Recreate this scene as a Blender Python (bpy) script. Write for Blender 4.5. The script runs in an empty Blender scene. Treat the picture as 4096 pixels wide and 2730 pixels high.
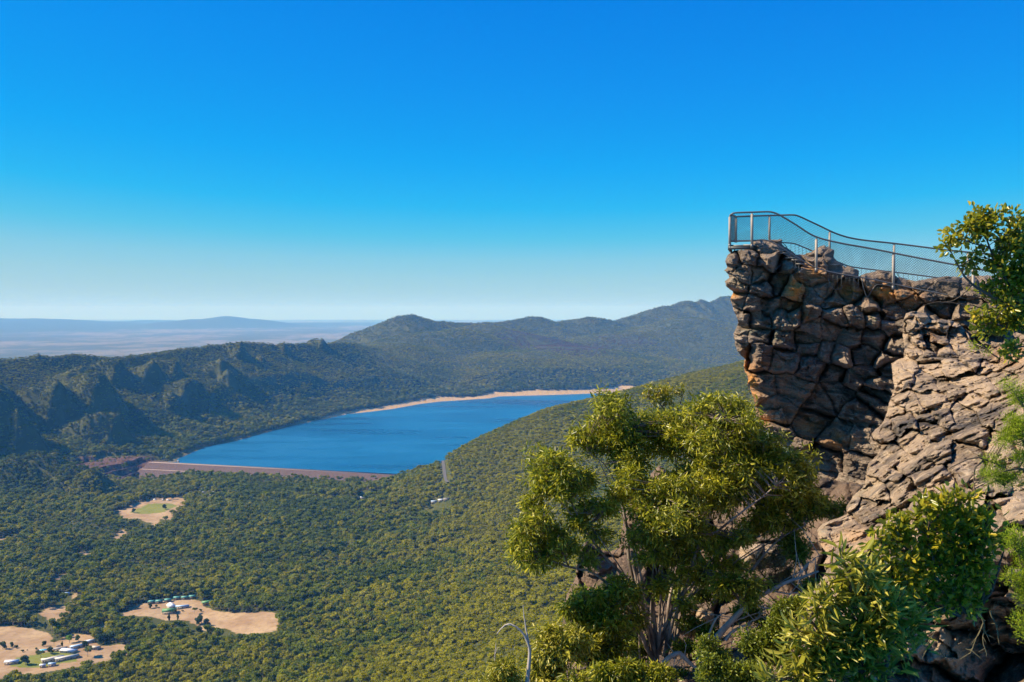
import bpy, math, random
import numpy as np
from mathutils import Vector
rng = np.random.default_rng(7)
random.seed(7)
SC = bpy.context.scene
COL = SC.collection
R = math.radians
# ------------------------------------------------------------------ camera
F = 1024 * 35 / 36.0
PITCH = math.atan(29 / F)
cam_d = bpy.data.cameras.new('camera'); cam_d.lens = 35; cam_d.sensor_width = 36
cam_d.clip_start = 0.1; cam_d.clip_end = 120000
cam = bpy.data.objects.new('camera', cam_d); COL.objects.link(cam)
cam.rotation_euler = (R(90) - PITCH, 0, 0)
SC.camera = cam
# ------------------------------------------------------------------ light
SUN_EL, SUN_AZ = 41.0, -90.0            # azimuth in degrees from +Y towards +X (the sun stands to the left)
sv = Vector((math.sin(R(SUN_AZ)) * math.cos(R(SUN_EL)), math.cos(R(SUN_AZ)) * math.cos(R(SUN_EL)), math.sin(R(SUN_EL))))
sl = bpy.data.lights.new('sun', 'SUN'); sl.energy = 5.0; sl.angle = R(0.5); sl.color = (1.0, 0.86, 0.65)
so = bpy.data.objects.new('sun', sl); COL.objects.link(so)
so.rotation_euler = sv.to_track_quat('Z', 'Y').to_euler(); so.location = sv * 100
W = bpy.data.worlds.new("World"); SC.world = W; W.use_nodes = True
nt = W.node_tree; nt.nodes.clear()
sky = nt.nodes.new('ShaderNodeTexSky'); sky.sky_type = 'NISHITA'; sky.sun_disc = False
sky.sun_elevation = R(SUN_EL); sky.sun_rotation = R(SUN_AZ); sky.altitude = 1500
sky.air_density = 1.0; sky.dust_density = 0.0; sky.ozone_density = 10.0
def _m(op, a, b):
    n = nt.nodes.new('ShaderNodeMath'); n.operation = op
    for k, v in enumerate((a, b)):
        if isinstance(v, (int, float)): n.inputs[k].default_value = v
        else: nt.links.new(v, n.inputs[k])
    return n.outputs[0]
sp_ = nt.nodes.new('ShaderNodeSeparateColor'); nt.links.new(sky.outputs[0], sp_.inputs[0])
rr_ = nt.nodes.new('ShaderNodeValToRGB'); el_ = rr_.color_ramp.elements          # grades the sky to the photograph's deep polarised blue, red dropping out high up
SKYR = [(0, (0, .07, .30)), (.069, (0, .120, .455)), (.095, (.001, .162, .50)), (.131, (.002, .218, .53)), (.171, (.012, .272, .515)), (.215, (.055, .312, .472)), (.267, (.135, .338, .440)), (.33, (.190, .352, .412)), (.42, (.235, .365, .395)), (1, (.45, .50, .50))]
for _ in range(len(SKYR) - 2): el_.new(.5)
for e_, (p_, v_) in zip(el_, SKYR): e_.position = p_; e_.color = (*v_, 1)
vm_ = nt.nodes.new('ShaderNodeVectorMath'); vm_.operation = 'SCALE'; vm_.inputs['Scale'].default_value = 10.0
nt.links.new(_m('MULTIPLY', sp_.outputs[0], .1), rr_.inputs[0]); nt.links.new(rr_.outputs[0], vm_.inputs[0])
bg = nt.nodes.new('ShaderNodeBackground'); bg.inputs['Strength'].default_value = 0.10
wo = nt.nodes.new('ShaderNodeOutputWorld')
nt.links.new(vm_.outputs[0], bg.inputs[0]); nt.links.new(bg.outputs[0], wo.inputs[0])
SC.view_settings.view_transform = 'Standard'; SC.view_settings.look = 'None'
SC.view_settings.exposure = 0.8; SC.view_settings.gamma = 1.0
SC.render.engine = 'CYCLES'
SC.cycles.use_denoising = True
SC.cycles.max_bounces = 5; SC.cycles.diffuse_bounces = 2; SC.cycles.glossy_bounces = 2
SC.cycles.transmission_bounces = 2; SC.cycles.transparent_max_bounces = 6; SC.cycles.volume_bounces = 1
SC.cycles.use_adaptive_sampling = True; SC.cycles.adaptive_threshold = 0.02

# ------------------------------------------------------------------ helpers
def un(px, py, d):
    """point at forward distance d (metres along +Y) seen at photo position px,py (1024 wide)"""
    px = np.asarray(px, float); py = np.asarray(py, float); d = np.asarray(d, float)
    a = (px - 512) / F; b = (341 - py) / F
    y = math.cos(PITCH) + b * math.sin(PITCH); z = -math.sin(PITCH) + b * math.cos(PITCH)
    return np.stack(np.broadcast_arrays(a / y * d, d, z / y * d), -1)

def _h(ix, iy, iz, seed):
    h = (ix.astype(np.int64) * 374761393 + iy.astype(np.int64) * 668265263 + iz.astype(np.int64) * 2147483647 + seed * 974634777) & 0xffffffff
    h = ((h ^ (h >> 13)) * 1274126177) & 0xffffffff
    h = ((h ^ (h >> 16)) * 2246822519) & 0xffffffff
    return (h ^ (h >> 15)) / 4294967295.0 * 2 - 1

def vnoise(p, seed=0):
    p = np.asarray(p, float)
    i = np.floor(p); f = p - i; f = f * f * f * (f * (f * 6 - 15) + 10); i = i.astype(np.int64)
    x, y, z = i[..., 0], i[..., 1], i[..., 2]; r = 0
    for dx in (0, 1):
        wx = f[..., 0] if dx else 1 - f[..., 0]
        for dy in (0, 1):
            wy = f[..., 1] if dy else 1 - f[..., 1]
            for dz in (0, 1):
                wz = f[..., 2] if dz else 1 - f[..., 2]
                r = r + wx * wy * wz * _h(x + dx, y + dy, z + dz, seed)
    return r

def fbm(p, octv=4, seed=0, gain=0.5, ridged=False):
    p = np.asarray(p, float); a = 1.0; s = 0; t = 0
    for k in range(octv):
        n = vnoise(p * 2.03 ** k + 17.3 * k, seed + k)
        if ridged: n = 1 - 2 * np.abs(n)
        s = s + a * n; t += a; a *= gain
    return s / t

def xyz(x, y, z=0): return np.stack(np.broadcast_arrays(x, y, z), -1).astype(float)

def mesh_from(name, verts, faces, mat=None, smooth=False, parent=None, link=True, attrs=None, uniform=None):
    """faces: (n,k) int array or a list of such arrays"""
    me = bpy.data.meshes.new(name)
    verts = np.asarray(verts, np.float32).reshape(-1, 3)
    fl = faces if isinstance(faces, list) else [faces]
    fl = [np.asarray(f, np.int32) for f in fl if len(f)]
    nl = sum(f.size for f in fl); nf = sum(len(f) for f in fl)
    me.vertices.add(len(verts)); me.vertices.foreach_set('co', verts.ravel())
    me.loops.add(nl); me.loops.foreach_set('vertex_index', np.concatenate([f.ravel() for f in fl]))
    tot = np.concatenate([np.full(len(f), f.shape[1], np.int32) for f in fl])
    me.polygons.add(nf); me.polygons.foreach_set('loop_start', (np.cumsum(tot) - tot).astype(np.int32))
    me.polygons.foreach_set('loop_total', tot)
    if smooth: me.polygons.foreach_set('use_smooth', np.ones(nf, bool))
    me.update(calc_edges=True)
    for k, v in (attrs or {}).items():
        v = np.asarray(v, np.float32)
        if v.ndim == 1:
            at = me.attributes.new(k, 'FLOAT', 'POINT'); at.data.foreach_set('value', v)
        else:
            at = me.attributes.new(k, 'FLOAT_VECTOR', 'POINT'); at.data.foreach_set('vector', v.ravel())
    if mat: me.materials.append(mat)
    o = bpy.data.objects.new(name, me)
    if link: COL.objects.link(o)
    if parent: o.parent = parent
    return o

def tag(o, label=None, cat=None, group=None, kind=None):
    if label: o['label'] = label
    if cat: o['category'] = cat
    if group: o['group'] = group
    if kind: o['kind'] = kind
    return o

def empty(name, loc=(0, 0, 0), label=None, cat=None, group=None, rz=0):
    o = bpy.data.objects.new(name, None); COL.objects.link(o); o.location = [float(c) for c in loc]; o.rotation_euler = (0, 0, rz)
    o.empty_display_size = 0.2
    return tag(o, label, cat, group)

def grid_faces(nr, nc):
    i = np.arange(nr * nc).reshape(nr, nc)
    return np.stack([i[:-1, :-1], i[:-1, 1:], i[1:, 1:], i[1:, :-1]], -1).reshape(-1, 4)

class NT:
    """tiny wrapper for building materials"""
    def __init__(s, name, rough=0.9, spec=0.2):
        s.m = bpy.data.materials.new(name); s.m.use_nodes = True; s.t = s.m.node_tree
        s.b = s.t.nodes['Principled BSDF']; s.b.inputs['Roughness'].default_value = rough
        s.b.inputs['Specular IOR Level'].default_value = spec
        s.out = s.t.nodes['Material Output']
    def n(s, typ, **kw):
        nd = s.t.nodes.new('ShaderNode' + typ)
        for k, v in kw.items():
            if k in nd.inputs.keys(): s.put(nd.inputs[k], v)
            else: setattr(nd, k, v)
        return nd
    def put(s, sock, v):
        if isinstance(v, bpy.types.NodeSocket): s.t.links.new(v, sock)
        else:
            try: sock.default_value = v
            except Exception: sock.default_value = (*v, 1.0)
    def mix(s, f, a, b, mode='MIX'):
        nd = s.t.nodes.new('ShaderNodeMix'); nd.data_type = 'RGBA'; nd.blend_type = mode
        s.put(nd.inputs[0], f); s.put(nd.inputs[6], a); s.put(nd.inputs[7], b); return nd.outputs[2]
    def ramp(s, v, pts):
        nd = s.t.nodes.new('ShaderNodeValToRGB'); s.put(nd.inputs[0], v); e = nd.color_ramp.elements
        while len(e) < len(pts): e.new(0.5)
        for q, (p, c) in zip(e, pts):
            q.position = p; q.color = (c, c, c, 1) if not hasattr(c, '__len__') else (*c, 1)
        return nd.outputs[0]
    def math(s, op, a, b=0.0, clamp=False):
        nd = s.t.nodes.new('ShaderNodeMath'); nd.operation = op; nd.use_clamp = clamp
        s.put(nd.inputs[0], a); s.put(nd.inputs[1], b); return nd.outputs[0]
    def noise(s, scale, detail=4, vec=None, rough=0.55, dist=0.0):
        nd = s.t.nodes.new('ShaderNodeTexNoise'); nd.inputs['Scale'].default_value = scale; nd.inputs['Detail'].default_value = detail
        nd.inputs['Roughness'].default_value = rough; nd.inputs['Distortion'].default_value = dist
        if vec is not None: s.t.links.new(vec, nd.inputs['Vector'])
        return nd.outputs[0]
    def pos(s, scale=(1, 1, 1), rot=(0, 0, 0)):
        g = s.t.nodes.new('ShaderNodeNewGeometry'); mp = s.t.nodes.new('ShaderNodeMapping')
        mp.inputs['Scale'].default_value = scale; mp.inputs['Rotation'].default_value = rot
        s.t.links.new(g.outputs['Position'], mp.inputs['Vector']); return mp.outputs[0]
    def attr(s, name):
        nd = s.t.nodes.new('ShaderNodeAttribute'); nd.attribute_name = name; return nd
    def color(s, c): s.put(s.b.inputs['Base Color'], c)
    def bump(s, h, strength=0.5, dist=0.05):
        nd = s.t.nodes.new('ShaderNodeBump'); nd.inputs['Strength'].default_value = strength; nd.inputs['Distance'].default_value = dist
        s.put(nd.inputs['Height'], h); s.t.links.new(nd.outputs[0], s.b.inputs['Normal'])

def plain(name, c, rough=0.8, spec=0.3, metal=0.0, var=0.12, scale=3.0):
    m = NT(name, rough, spec); m.b.inputs['Metallic'].default_value = metal
    nz = m.noise(scale, 4, m.pos())
    m.color(m.mix(m.ramp(nz, [(0.3, 0), (0.7, 1)]), tuple(x * (1 - var) for x in c), tuple(min(1, x * (1 + var)) for x in c)))
    return m.m

def smooth_line(pts, n):
    P = np.asarray(pts, float); t = np.concatenate([[0], np.cumsum(np.linalg.norm(np.diff(P, axis=0), axis=1))]); u = np.linspace(0, t[-1], n)
    # Catmull-Rom through the points
    i = np.clip(np.searchsorted(t, u, 'right') - 1, 0, len(P) - 2); f = ((u - t[i]) / (t[i + 1] - t[i]))[:, None]
    Pm = P[np.maximum(i - 1, 0)]; A = P[i]; B = P[i + 1]; C = P[np.minimum(i + 2, len(P) - 1)]
    return .5 * (2 * A + (B - Pm) * f + (2 * Pm - 5 * A + 4 * B - C) * f ** 2 + (3 * A - 3 * B + C - Pm) * f ** 3)

# ------------------------------------------------------------------ terrain heights
LAKE_Z = -430.0
def w2(pts):                             # lake outline given as photo positions on the water level
    o = []
    for px, py in pts:
        d = un(px, py, 1.0); t = LAKE_Z / d[2]; o.append((d[0] * t, t))
    return np.array(o)
LAKE = w2([(160, 463.6), (172, 461.5), (182, 457), (206, 447), (236, 441), (272, 431), (300, 424), (348, 414), (372, 411.5), (392, 409), (420, 404), (440, 401.5), (490, 398.3),
           (500, 396.3), (560, 394.6), (609, 392.8), (625, 391.0), (645, 391), (680, 391.5)])
LAKE = np.concatenate([LAKE, np.array([(1300, 5200), (1350, 4700), (850, 4100), (420, 3500), (120, 3000), (-60, 2850), (-190, 2760), (-240, 2690), (-300, 2600), (-330, 2560)]),
                       w2([(386, 474.8)])])
DAM_A = w2([(157, 465)])[0]; DAM_B = w2([(389, 477)])[0]

def seg_info(P, poly, closed=False):
    """nearest distance to a polyline, the value index t along it"""
    best = np.full(P.shape[:-1], 1e18); ti = np.zeros(P.shape[:-1]); side = np.zeros(P.shape[:-1])
    n = len(poly); rngs = range(n if closed else n - 1)
    for i in rngs:
        a = poly[i]; b = poly[(i + 1) % n]; ab = b - a; L = (ab ** 2).sum() + 1e-9
        t = np.clip(((P - a) @ ab) / L, 0, 1); q = P - (a + t[..., None] * ab); d = (q ** 2).sum(-1)
        m = d < best; best = np.where(m, d, best); ti = np.where(m, i + t, ti)
        side = np.where(m, ab[0] * q[..., 1] - ab[1] * q[..., 0], side)
    return np.sqrt(best), ti, side

def lake_info(P):
    """distance to the shore, index along it and whether the point lies in the lake (far away: 9999)"""
    m = (P[..., 1] > 2000) & (P[..., 1] < 6600)
    di = np.full(P.shape[:-1], 9999.0); t = np.zeros(P.shape[:-1]); ins = np.zeros(P.shape[:-1], bool)
    if m.any():
        a, b, _ = seg_info(P[m], LAKE, True); di[m] = a; t[m] = b; ins[m] = inside(P[m], LAKE)
    return di, t, ins

def inside(P, poly):
    x, y = P[..., 0], P[..., 1]; c = np.zeros(x.shape, bool); n = len(poly); j = n - 1
    for i in range(n):
        xi, yi = poly[i]; xj, yj = poly[j]
        if yi != yj: c ^= ((yi > y) != (yj > y)) & (x < (xj - xi) * (y - yi) / (yj - yi) + xi)
        j = i
    return c

CP = np.array([  # photo column, forward distance, height: floor of the valley and the wooded slope on the right
 (-300,300,-250),(-300,800,-430),(-300,1300,-478),(-300,2000,-472),(-300,2700,-455),(-300,4000,-445),(-300,7000,-480),
 (0,300,-230),(0,700,-400),(0,1100,-462),(0,1500,-478),(0,2000,-472),(0,2700,-455),(0,4000,-440),(0,7000,-480),
 (100,1290,-478),(100,1800,-476),(150,2400,-465),(200,2600,-462),
 (150,700,-370),(150,300,-200),(220,1200,-455),(300,500,-270),(300,250,-150),(300,1050,-400),(300,1500,-446),(300,2000,-458),(300,2500,-455),(300,4000,-440),(300,7000,-480),
 (400,400,-210),(400,950,-352),(400,1400,-425),(400,2000,-445),(400,2600,-446),
 (440,900,-325),(440,1000,-352),(440,1500,-418),(440,2000,-425),(440,2480,-372),(426,2640,-424),
 (480,200,-120),(480,300,-160),(480,700,-262),(480,1000,-338),(480,1500,-388),(480,2000,-372),(479,2350,-297),(479,2650,-410),
 (544,700,-240),(544,950,-300),(544,1250,-328),(544,1700,-315),(544,2300,-230),(544,2600,-300),(544,3000,-440),
 (600,200,-90),(600,800,-235),(600,1300,-300),(600,1800,-290),(609,2400,-204),(600,3300,-440),
 (650,600,-170),(650,1000,-260),(650,1800,-250),(650,2500,-186),(650,3300,-420),(650,5000,-442),(650,7000,-470),
 (750,200,-60),(750,600,-150),(750,1500,-200),(750,2900,-193),(750,3700,-400),(750,5000,-435),
 (900,500,-90),(900,1500,-100),(900,3000,-150),(900,5000,-400),(900,7000,-450),
 (1300,300,-40),(1300,1500,-60),(1300,3000,-120),(1300,6000,-380),(1300,9000,-450),(-300,12000,-480),(300,12000,-480),(1300,12000,-480)], float)
def _feat(px, d): return np.stack([px / 250.0, np.log(d) * 2.2], -1)
_X = _feat(CP[:, 0], CP[:, 1]); _n = len(CP)
def _phi(r2): return np.where(r2 > 0, 0.5 * r2 * np.log(np.maximum(r2, 1e-12)), 0)
_A = np.zeros((_n + 3, _n + 3)); _A[:_n, :_n] = _phi(((_X[:, None] - _X[None]) ** 2).sum(-1)) + np.eye(_n) * 0.01
_A[:_n, _n] = 1; _A[:_n, _n + 1:] = _X; _A[_n:, :_n] = _A[:_n, _n:].T
_w = np.linalg.solve(_A, np.concatenate([CP[:, 2], np.zeros(3)]))
def base_h(x, y):
    yy = np.clip(y, 60, 12000); px = np.clip(512 + x / np.maximum(y, 1) * F, -320, 1340)
    X = _feat(px, yy); out = _w[_n] + X @ _w[_n + 1:]
    for i in range(_n): out = out + _w[i] * _phi(((X - _X[i]) ** 2).sum(-1))
    return out

def P3(lst): return np.array([un(*q) for q in lst])
R1 = P3([(-260, 372, 2700), (-120, 362, 3000), (0, 354.5, 3300), (48, 353, 3400), (87, 349.5, 3550), (112, 354, 3650), (150, 350, 3800), (174, 346, 3950), (209, 342, 4150), (240, 338.5, 4350),
         (262, 341, 4500), (305, 340.5, 4800), (340, 339, 5050), (366, 343, 5500), (385, 347, 5900)])
R2 = P3([(332, 341, 6900), (352, 331, 7000), (372, 323, 7050), (394, 315, 7100), (411, 312.5, 7150), (424, 316, 7200), (436, 320.5, 7300), (447, 319.5, 7400), (462, 321.5, 7500), (480, 321.5, 7600), (500, 320, 7700), (514, 317.5, 7800),
         (529, 315, 7900), (542, 316, 7950), (556, 320.5, 8000), (572, 318, 8050), (587, 315.5, 8100), (603, 317, 8150), (614, 319, 8200), (631, 314, 8300), (650, 308, 8400), (664, 304.5, 8450), (674, 304, 8500), (684, 300, 8550), (690, 299, 8550),
         (700, 301, 8600), (708, 298, 8600), (716, 301, 8600), (721, 295.5, 8650), (735, 294, 8700), (760, 300, 8800), (800, 296, 8900), (900, 300, 9200), (1050, 305, 9300), (1300, 310, 9500)])
# tilted blocks of the cuesta range: photo column, row, distance, gentle slope, steep slope, end slope
BLOCKS = [(238, 339.5, 4180, .16, 1.25, .5), (285, 341, 4560, .2, 1.1, .5), (325, 340, 4850, .2, 1.1, .5), (353, 344, 5200, .2, 1.0, .5),
          (160, 361, 3560, .25, 1.3, .55), (83, 367, 3280, .3, 1.3, .5), (104, 371, 3150, .3, 1.2, .55), (6, 372, 2950, .25, 1.2, .5),
          (-60, 378, 2750, .3, 1.2, .5), (195, 372, 3550, .3, 1.1, .55), (221, 352, 3900, .3, 1.1, .55), (268, 388.5, 3800, .5, 1.4, 1.0), (256, 405, 3480, .5, 1.4, .8), (232, 408, 3330, .3, .9, .5),
          (52, 352.5, 3400, .3, 1.5, .8), (300, 344, 4700, .3, 1.2, .6), (262, 352, 4250, .3, 1.2, .6), (228, 366, 3850, .35, 1.2, .7), (183, 384, 3450, .4, 1.2, .7), (125, 356, 3500, .3, 1.2, .6), (60, 380, 3050, .4, 1.2, .7), (115, 402, 2980, .5, 1.2, .8), (30, 405, 2760, .5, 1.2, .8), (10, 388, 2780, .3, 1.1, .6), (188, 430, 3000, .3, .8, .45), (175, 360, 3700, .25, 1.1, .5)]
ROUNDS = [(76, 456, 2450, 55, 1.35), (56, 451, 2480, 60, 1.4), (34, 453, 2470, 60, 1.4), (10, 459, 2450, 60, 1.3), (94, 467, 2400, 40, 1.2), (455, 330, 6600, 380, .32), (425, 333, 6500, 400, .30), (390, 344, 5900, 420, .3), (345, 350, 5400, 300, .35), (372, 352, 5450, 260, .35), (515, 333, 7000, 420, .3), (480, 325, 7100, 350, .3), (560, 346, 6500, 700, .18), (620, 332, 7400, 600, .25), (690, 318, 7800, 500, .3),
          (740, 325, 7600, 600, .3), (520, 352, 6000, 600, .2)]
SD = np.array((sv.x, sv.y)); SD /= np.linalg.norm(SD)

def height(x, y, detail=True):
    x = np.asarray(x, float); y = np.asarray(y, float); P = np.stack([x, y], -1)
    q = xyz(x, y)
    h = base_h(x, y)
    wp = 60 * fbm(q / 500, 3, 40); wq = 60 * fbm(q / 500 + 31, 3, 44)
    Pw = P + np.stack([wp, wq], -1)
    # left range
    d, t, s = seg_info(Pw, R1[:, :2]); zc = np.interp(t, np.arange(len(R1)), R1[:, 2])
    prof = np.where(s < 0, 1 - np.exp(-d / 420.0), 1 - .62 * np.exp(-d / 260.0) - .38 * np.exp(-d / 700.0))
    spur = fbm(q / 330, 4, 3, ridged=True)
    h1 = zc - (zc + 460) * prof + 45 * spur * np.clip(d / 250, 0, 1) * np.exp(-d / 700) - 14
    h = np.maximum(h, h1) + 14 * np.exp(-np.abs(h - h1) / 18.0)
    # the high range behind the lake
    d, t, s = seg_info(P + np.stack([wq, wp], -1) * 1.3, R2[:, :2]); zc = np.interp(t, np.arange(len(R2)), R2[:, 2])
    prof = np.where(s < 0, 1 - np.exp(-(d / 1150.0) ** 1.05), 1 - np.exp(-d / 900.0))
    h2 = zc - (zc + 470) * prof + 75 * fbm(q / 900, 5, 9, ridged=True) * np.clip(d / 500, 0, 1) * np.exp(-d / 1500) - 12
    h = np.maximum(h, h2) + 12 * np.exp(-np.abs(h - h2) / 20.0)
    for (px, py, dd, rad, sl_) in ROUNDS:
        c = un(px, py, dd); kw = .15 if dd < 3000 else 1.0; r = np.hypot(x - c[0] + 1.2 * kw * wp, y - c[1] + kw * wq)
        hb = c[2] - sl_ * (np.sqrt(r * r + rad * rad * .2) - rad * .45)
        h = np.maximum(h, hb) + 6 * np.exp(-np.abs(h - hb) / 10.0) * (r < 3 * rad)
    # tilted blocks, the steep side away from the morning sun
    jag = 85 * fbm(q / 230, 5, 21, ridged=True)
    for (px, py, dd, g, st, e) in BLOCKS:
        c = un(px, py, dd); dx = x - c[0] + 0.6 * wp + 0.5 * jag; dy = y - c[1] + 0.6 * wq
        u = -(dx * SD[0] + dy * SD[1]); v = dx * SD[1] - dy * SD[0]
        hb = c[2] - np.where(u < 0, -u * g, u * st * 1.15) - np.abs(v + 25 * jag / 85) * e * np.where(v > 0, 1.1, 2.1)
        h = np.where(hb > h, hb + 16 * fbm(q / 60, 3, 5) + 26 * fbm(q / 170, 3, 13), h)
    # lake bed and shore
    di, _, ins = lake_info(P)
    di2 = di + 6 * fbm(q / 45, 3, 77)
    shore = LAKE_Z + 0.06 * di2
    h = np.where(ins, np.minimum(h, LAKE_Z - 0.15 * di - 0.5), h)
    near = (~ins) & (di < 260)
    k = np.clip(di / 260, 0, 1) ** 1.0
    h = np.where(near, np.where(h < shore, shore, shore + (h - shore) * k), h)
    # the ground drops below the dam
    fr = (DAM_B - DAM_A); L = np.linalg.norm(fr); fr = fr / L
    u = (P - DAM_A) @ fr; v = (P - DAM_A) @ np.array((fr[1], -fr[0]))      # v>0 : towards the camera
    kk = np.clip(1 - np.abs(u - L / 2) / (L / 2 + 60), 0, 1); kk = np.clip(kk * 8, 0, 1) * np.clip((v + 5) / 30, 0, 1) * np.clip(2 - v / 200, 0, 1)
    h = h * (1 - kk) + kk * np.minimum(h, -448.0 + 6 * np.clip(u / L, 0, 1))
    # terraced cutting left of the dam
    c = un(126, 467, 2720); r = np.hypot((x - c[0]) / 200, (y - c[1]) / 190)
    k = np.clip(1.15 - r, 0, 1) * 2.2; k = np.clip(k, 0, 1); ter = np.round((h + 6 * fbm(q / 60, 3, 8)) / 13) * 13
    h = h * (1 - k) + k * (ter + 4 * fbm(q / 30, 3, 18))
    pxx = 512 + x / np.maximum(y, 1) * F
    cap = -(12 + np.interp(pxx, [300, 480, 620, 760, 1024], [.60, .52, .44, .42, .40]) * y)
    h = np.where(y < 420, np.minimum(h, cap), h)
    # plains and far hills
    far = np.clip((y - 12000) / 9000, 0, 1)
    if np.any(y > 11000):
        FH = [(-30, 319, 30000, 4500, 260), (40, 320.5, 31000, 2500, 160), (130, 322, 38000, 3000, 160), (190, 321, 31000, 1500, 170), (226, 317.5, 30000, 1300, 330), (206, 320, 30000, 1600, 240), (250, 319.5, 30500, 1300, 280), (70, 322, 38000, 2500, 150), (300, 323.5, 36000, 3000, 90), (350, 323.5, 39000, 3000, 90), (155, 321, 37000, 1800, 200)]
        hf = np.zeros_like(h)
        for (px, py, dd, rad, hh) in FH:
            c = un(px, py, dd); r = np.hypot(x - c[0], (y - c[1]) * 0.6) / rad
            hf = np.maximum(hf, (c[2] + 480) * np.exp(-r * r))
        h = h + far * (hf * (1 + .25 * fbm(q / 1500, 4, 2)))
    if detail: h = h + (3.5 * fbm(q / 70, 3, 61)) * np.clip((di - 60) / 100, 0, 1) * (y < 12000)
    return h

# fields and clearings, traced on the valley floor
def fld(pts, z=0): return pts
FIELDS = [fld([(114, 512), (135, 503), (160, 497), (184, 499), (186, 506), (178, 514), (168, 520), (158, 519), (160, 528), (150, 530), (150, 522), (140, 518), (125, 519)], -470),
          fld([(126, 607), (146, 602), (158, 599.5), (196, 597.5), (204, 600), (205, 606), (230, 613), (262, 612), (285, 617), (282, 627), (262, 632), (234, 634), (222, 628), (205, 631), (190, 622), (160, 620), (128, 616)]),
          fld([(-60, 622), (20, 626), (48, 633), (60, 640), (72, 632), (84, 636), (92, 640), (105, 648), (122, 646), (126, 652), (110, 660), (92, 664), (60, 668), (20, 676), (-60, 690)]),
          fld([(44, 607), (60, 606), (66, 612), (62, 624), (44, 624)]), fld([(60, 575), (76, 572), (78, 578), (62, 582)]), fld([(120, 532), (128, 530), (126, 540), (118, 541)]), fld([(-10, 541), (20, 536), (22, 539), (-8, 546)], -473), fld([(78, 553), (99, 549), (99, 553), (82, 557)]), fld([(100, 622), (112, 621), (112, 628), (100, 628)]),
          fld([(84, 645), (98, 645), (128, 646.5), (127, 655), (108, 663), (98, 660), (80, 668), (44, 672), (42, 660)]), fld([(60, 612), (70, 606), (72, 596), (76, 592), (80, 597), (74, 606)])]
GREEN = [fld([(130, 513), (140, 508), (150, 503.5), (172, 503), (176, 507), (166, 512), (140, 514)], -470), fld([(20, 656), (60, 650), (80, 648), (76, 660), (40, 668), (10, 666)])]
QC = un(126, 467, 2720)[:2]

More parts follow.
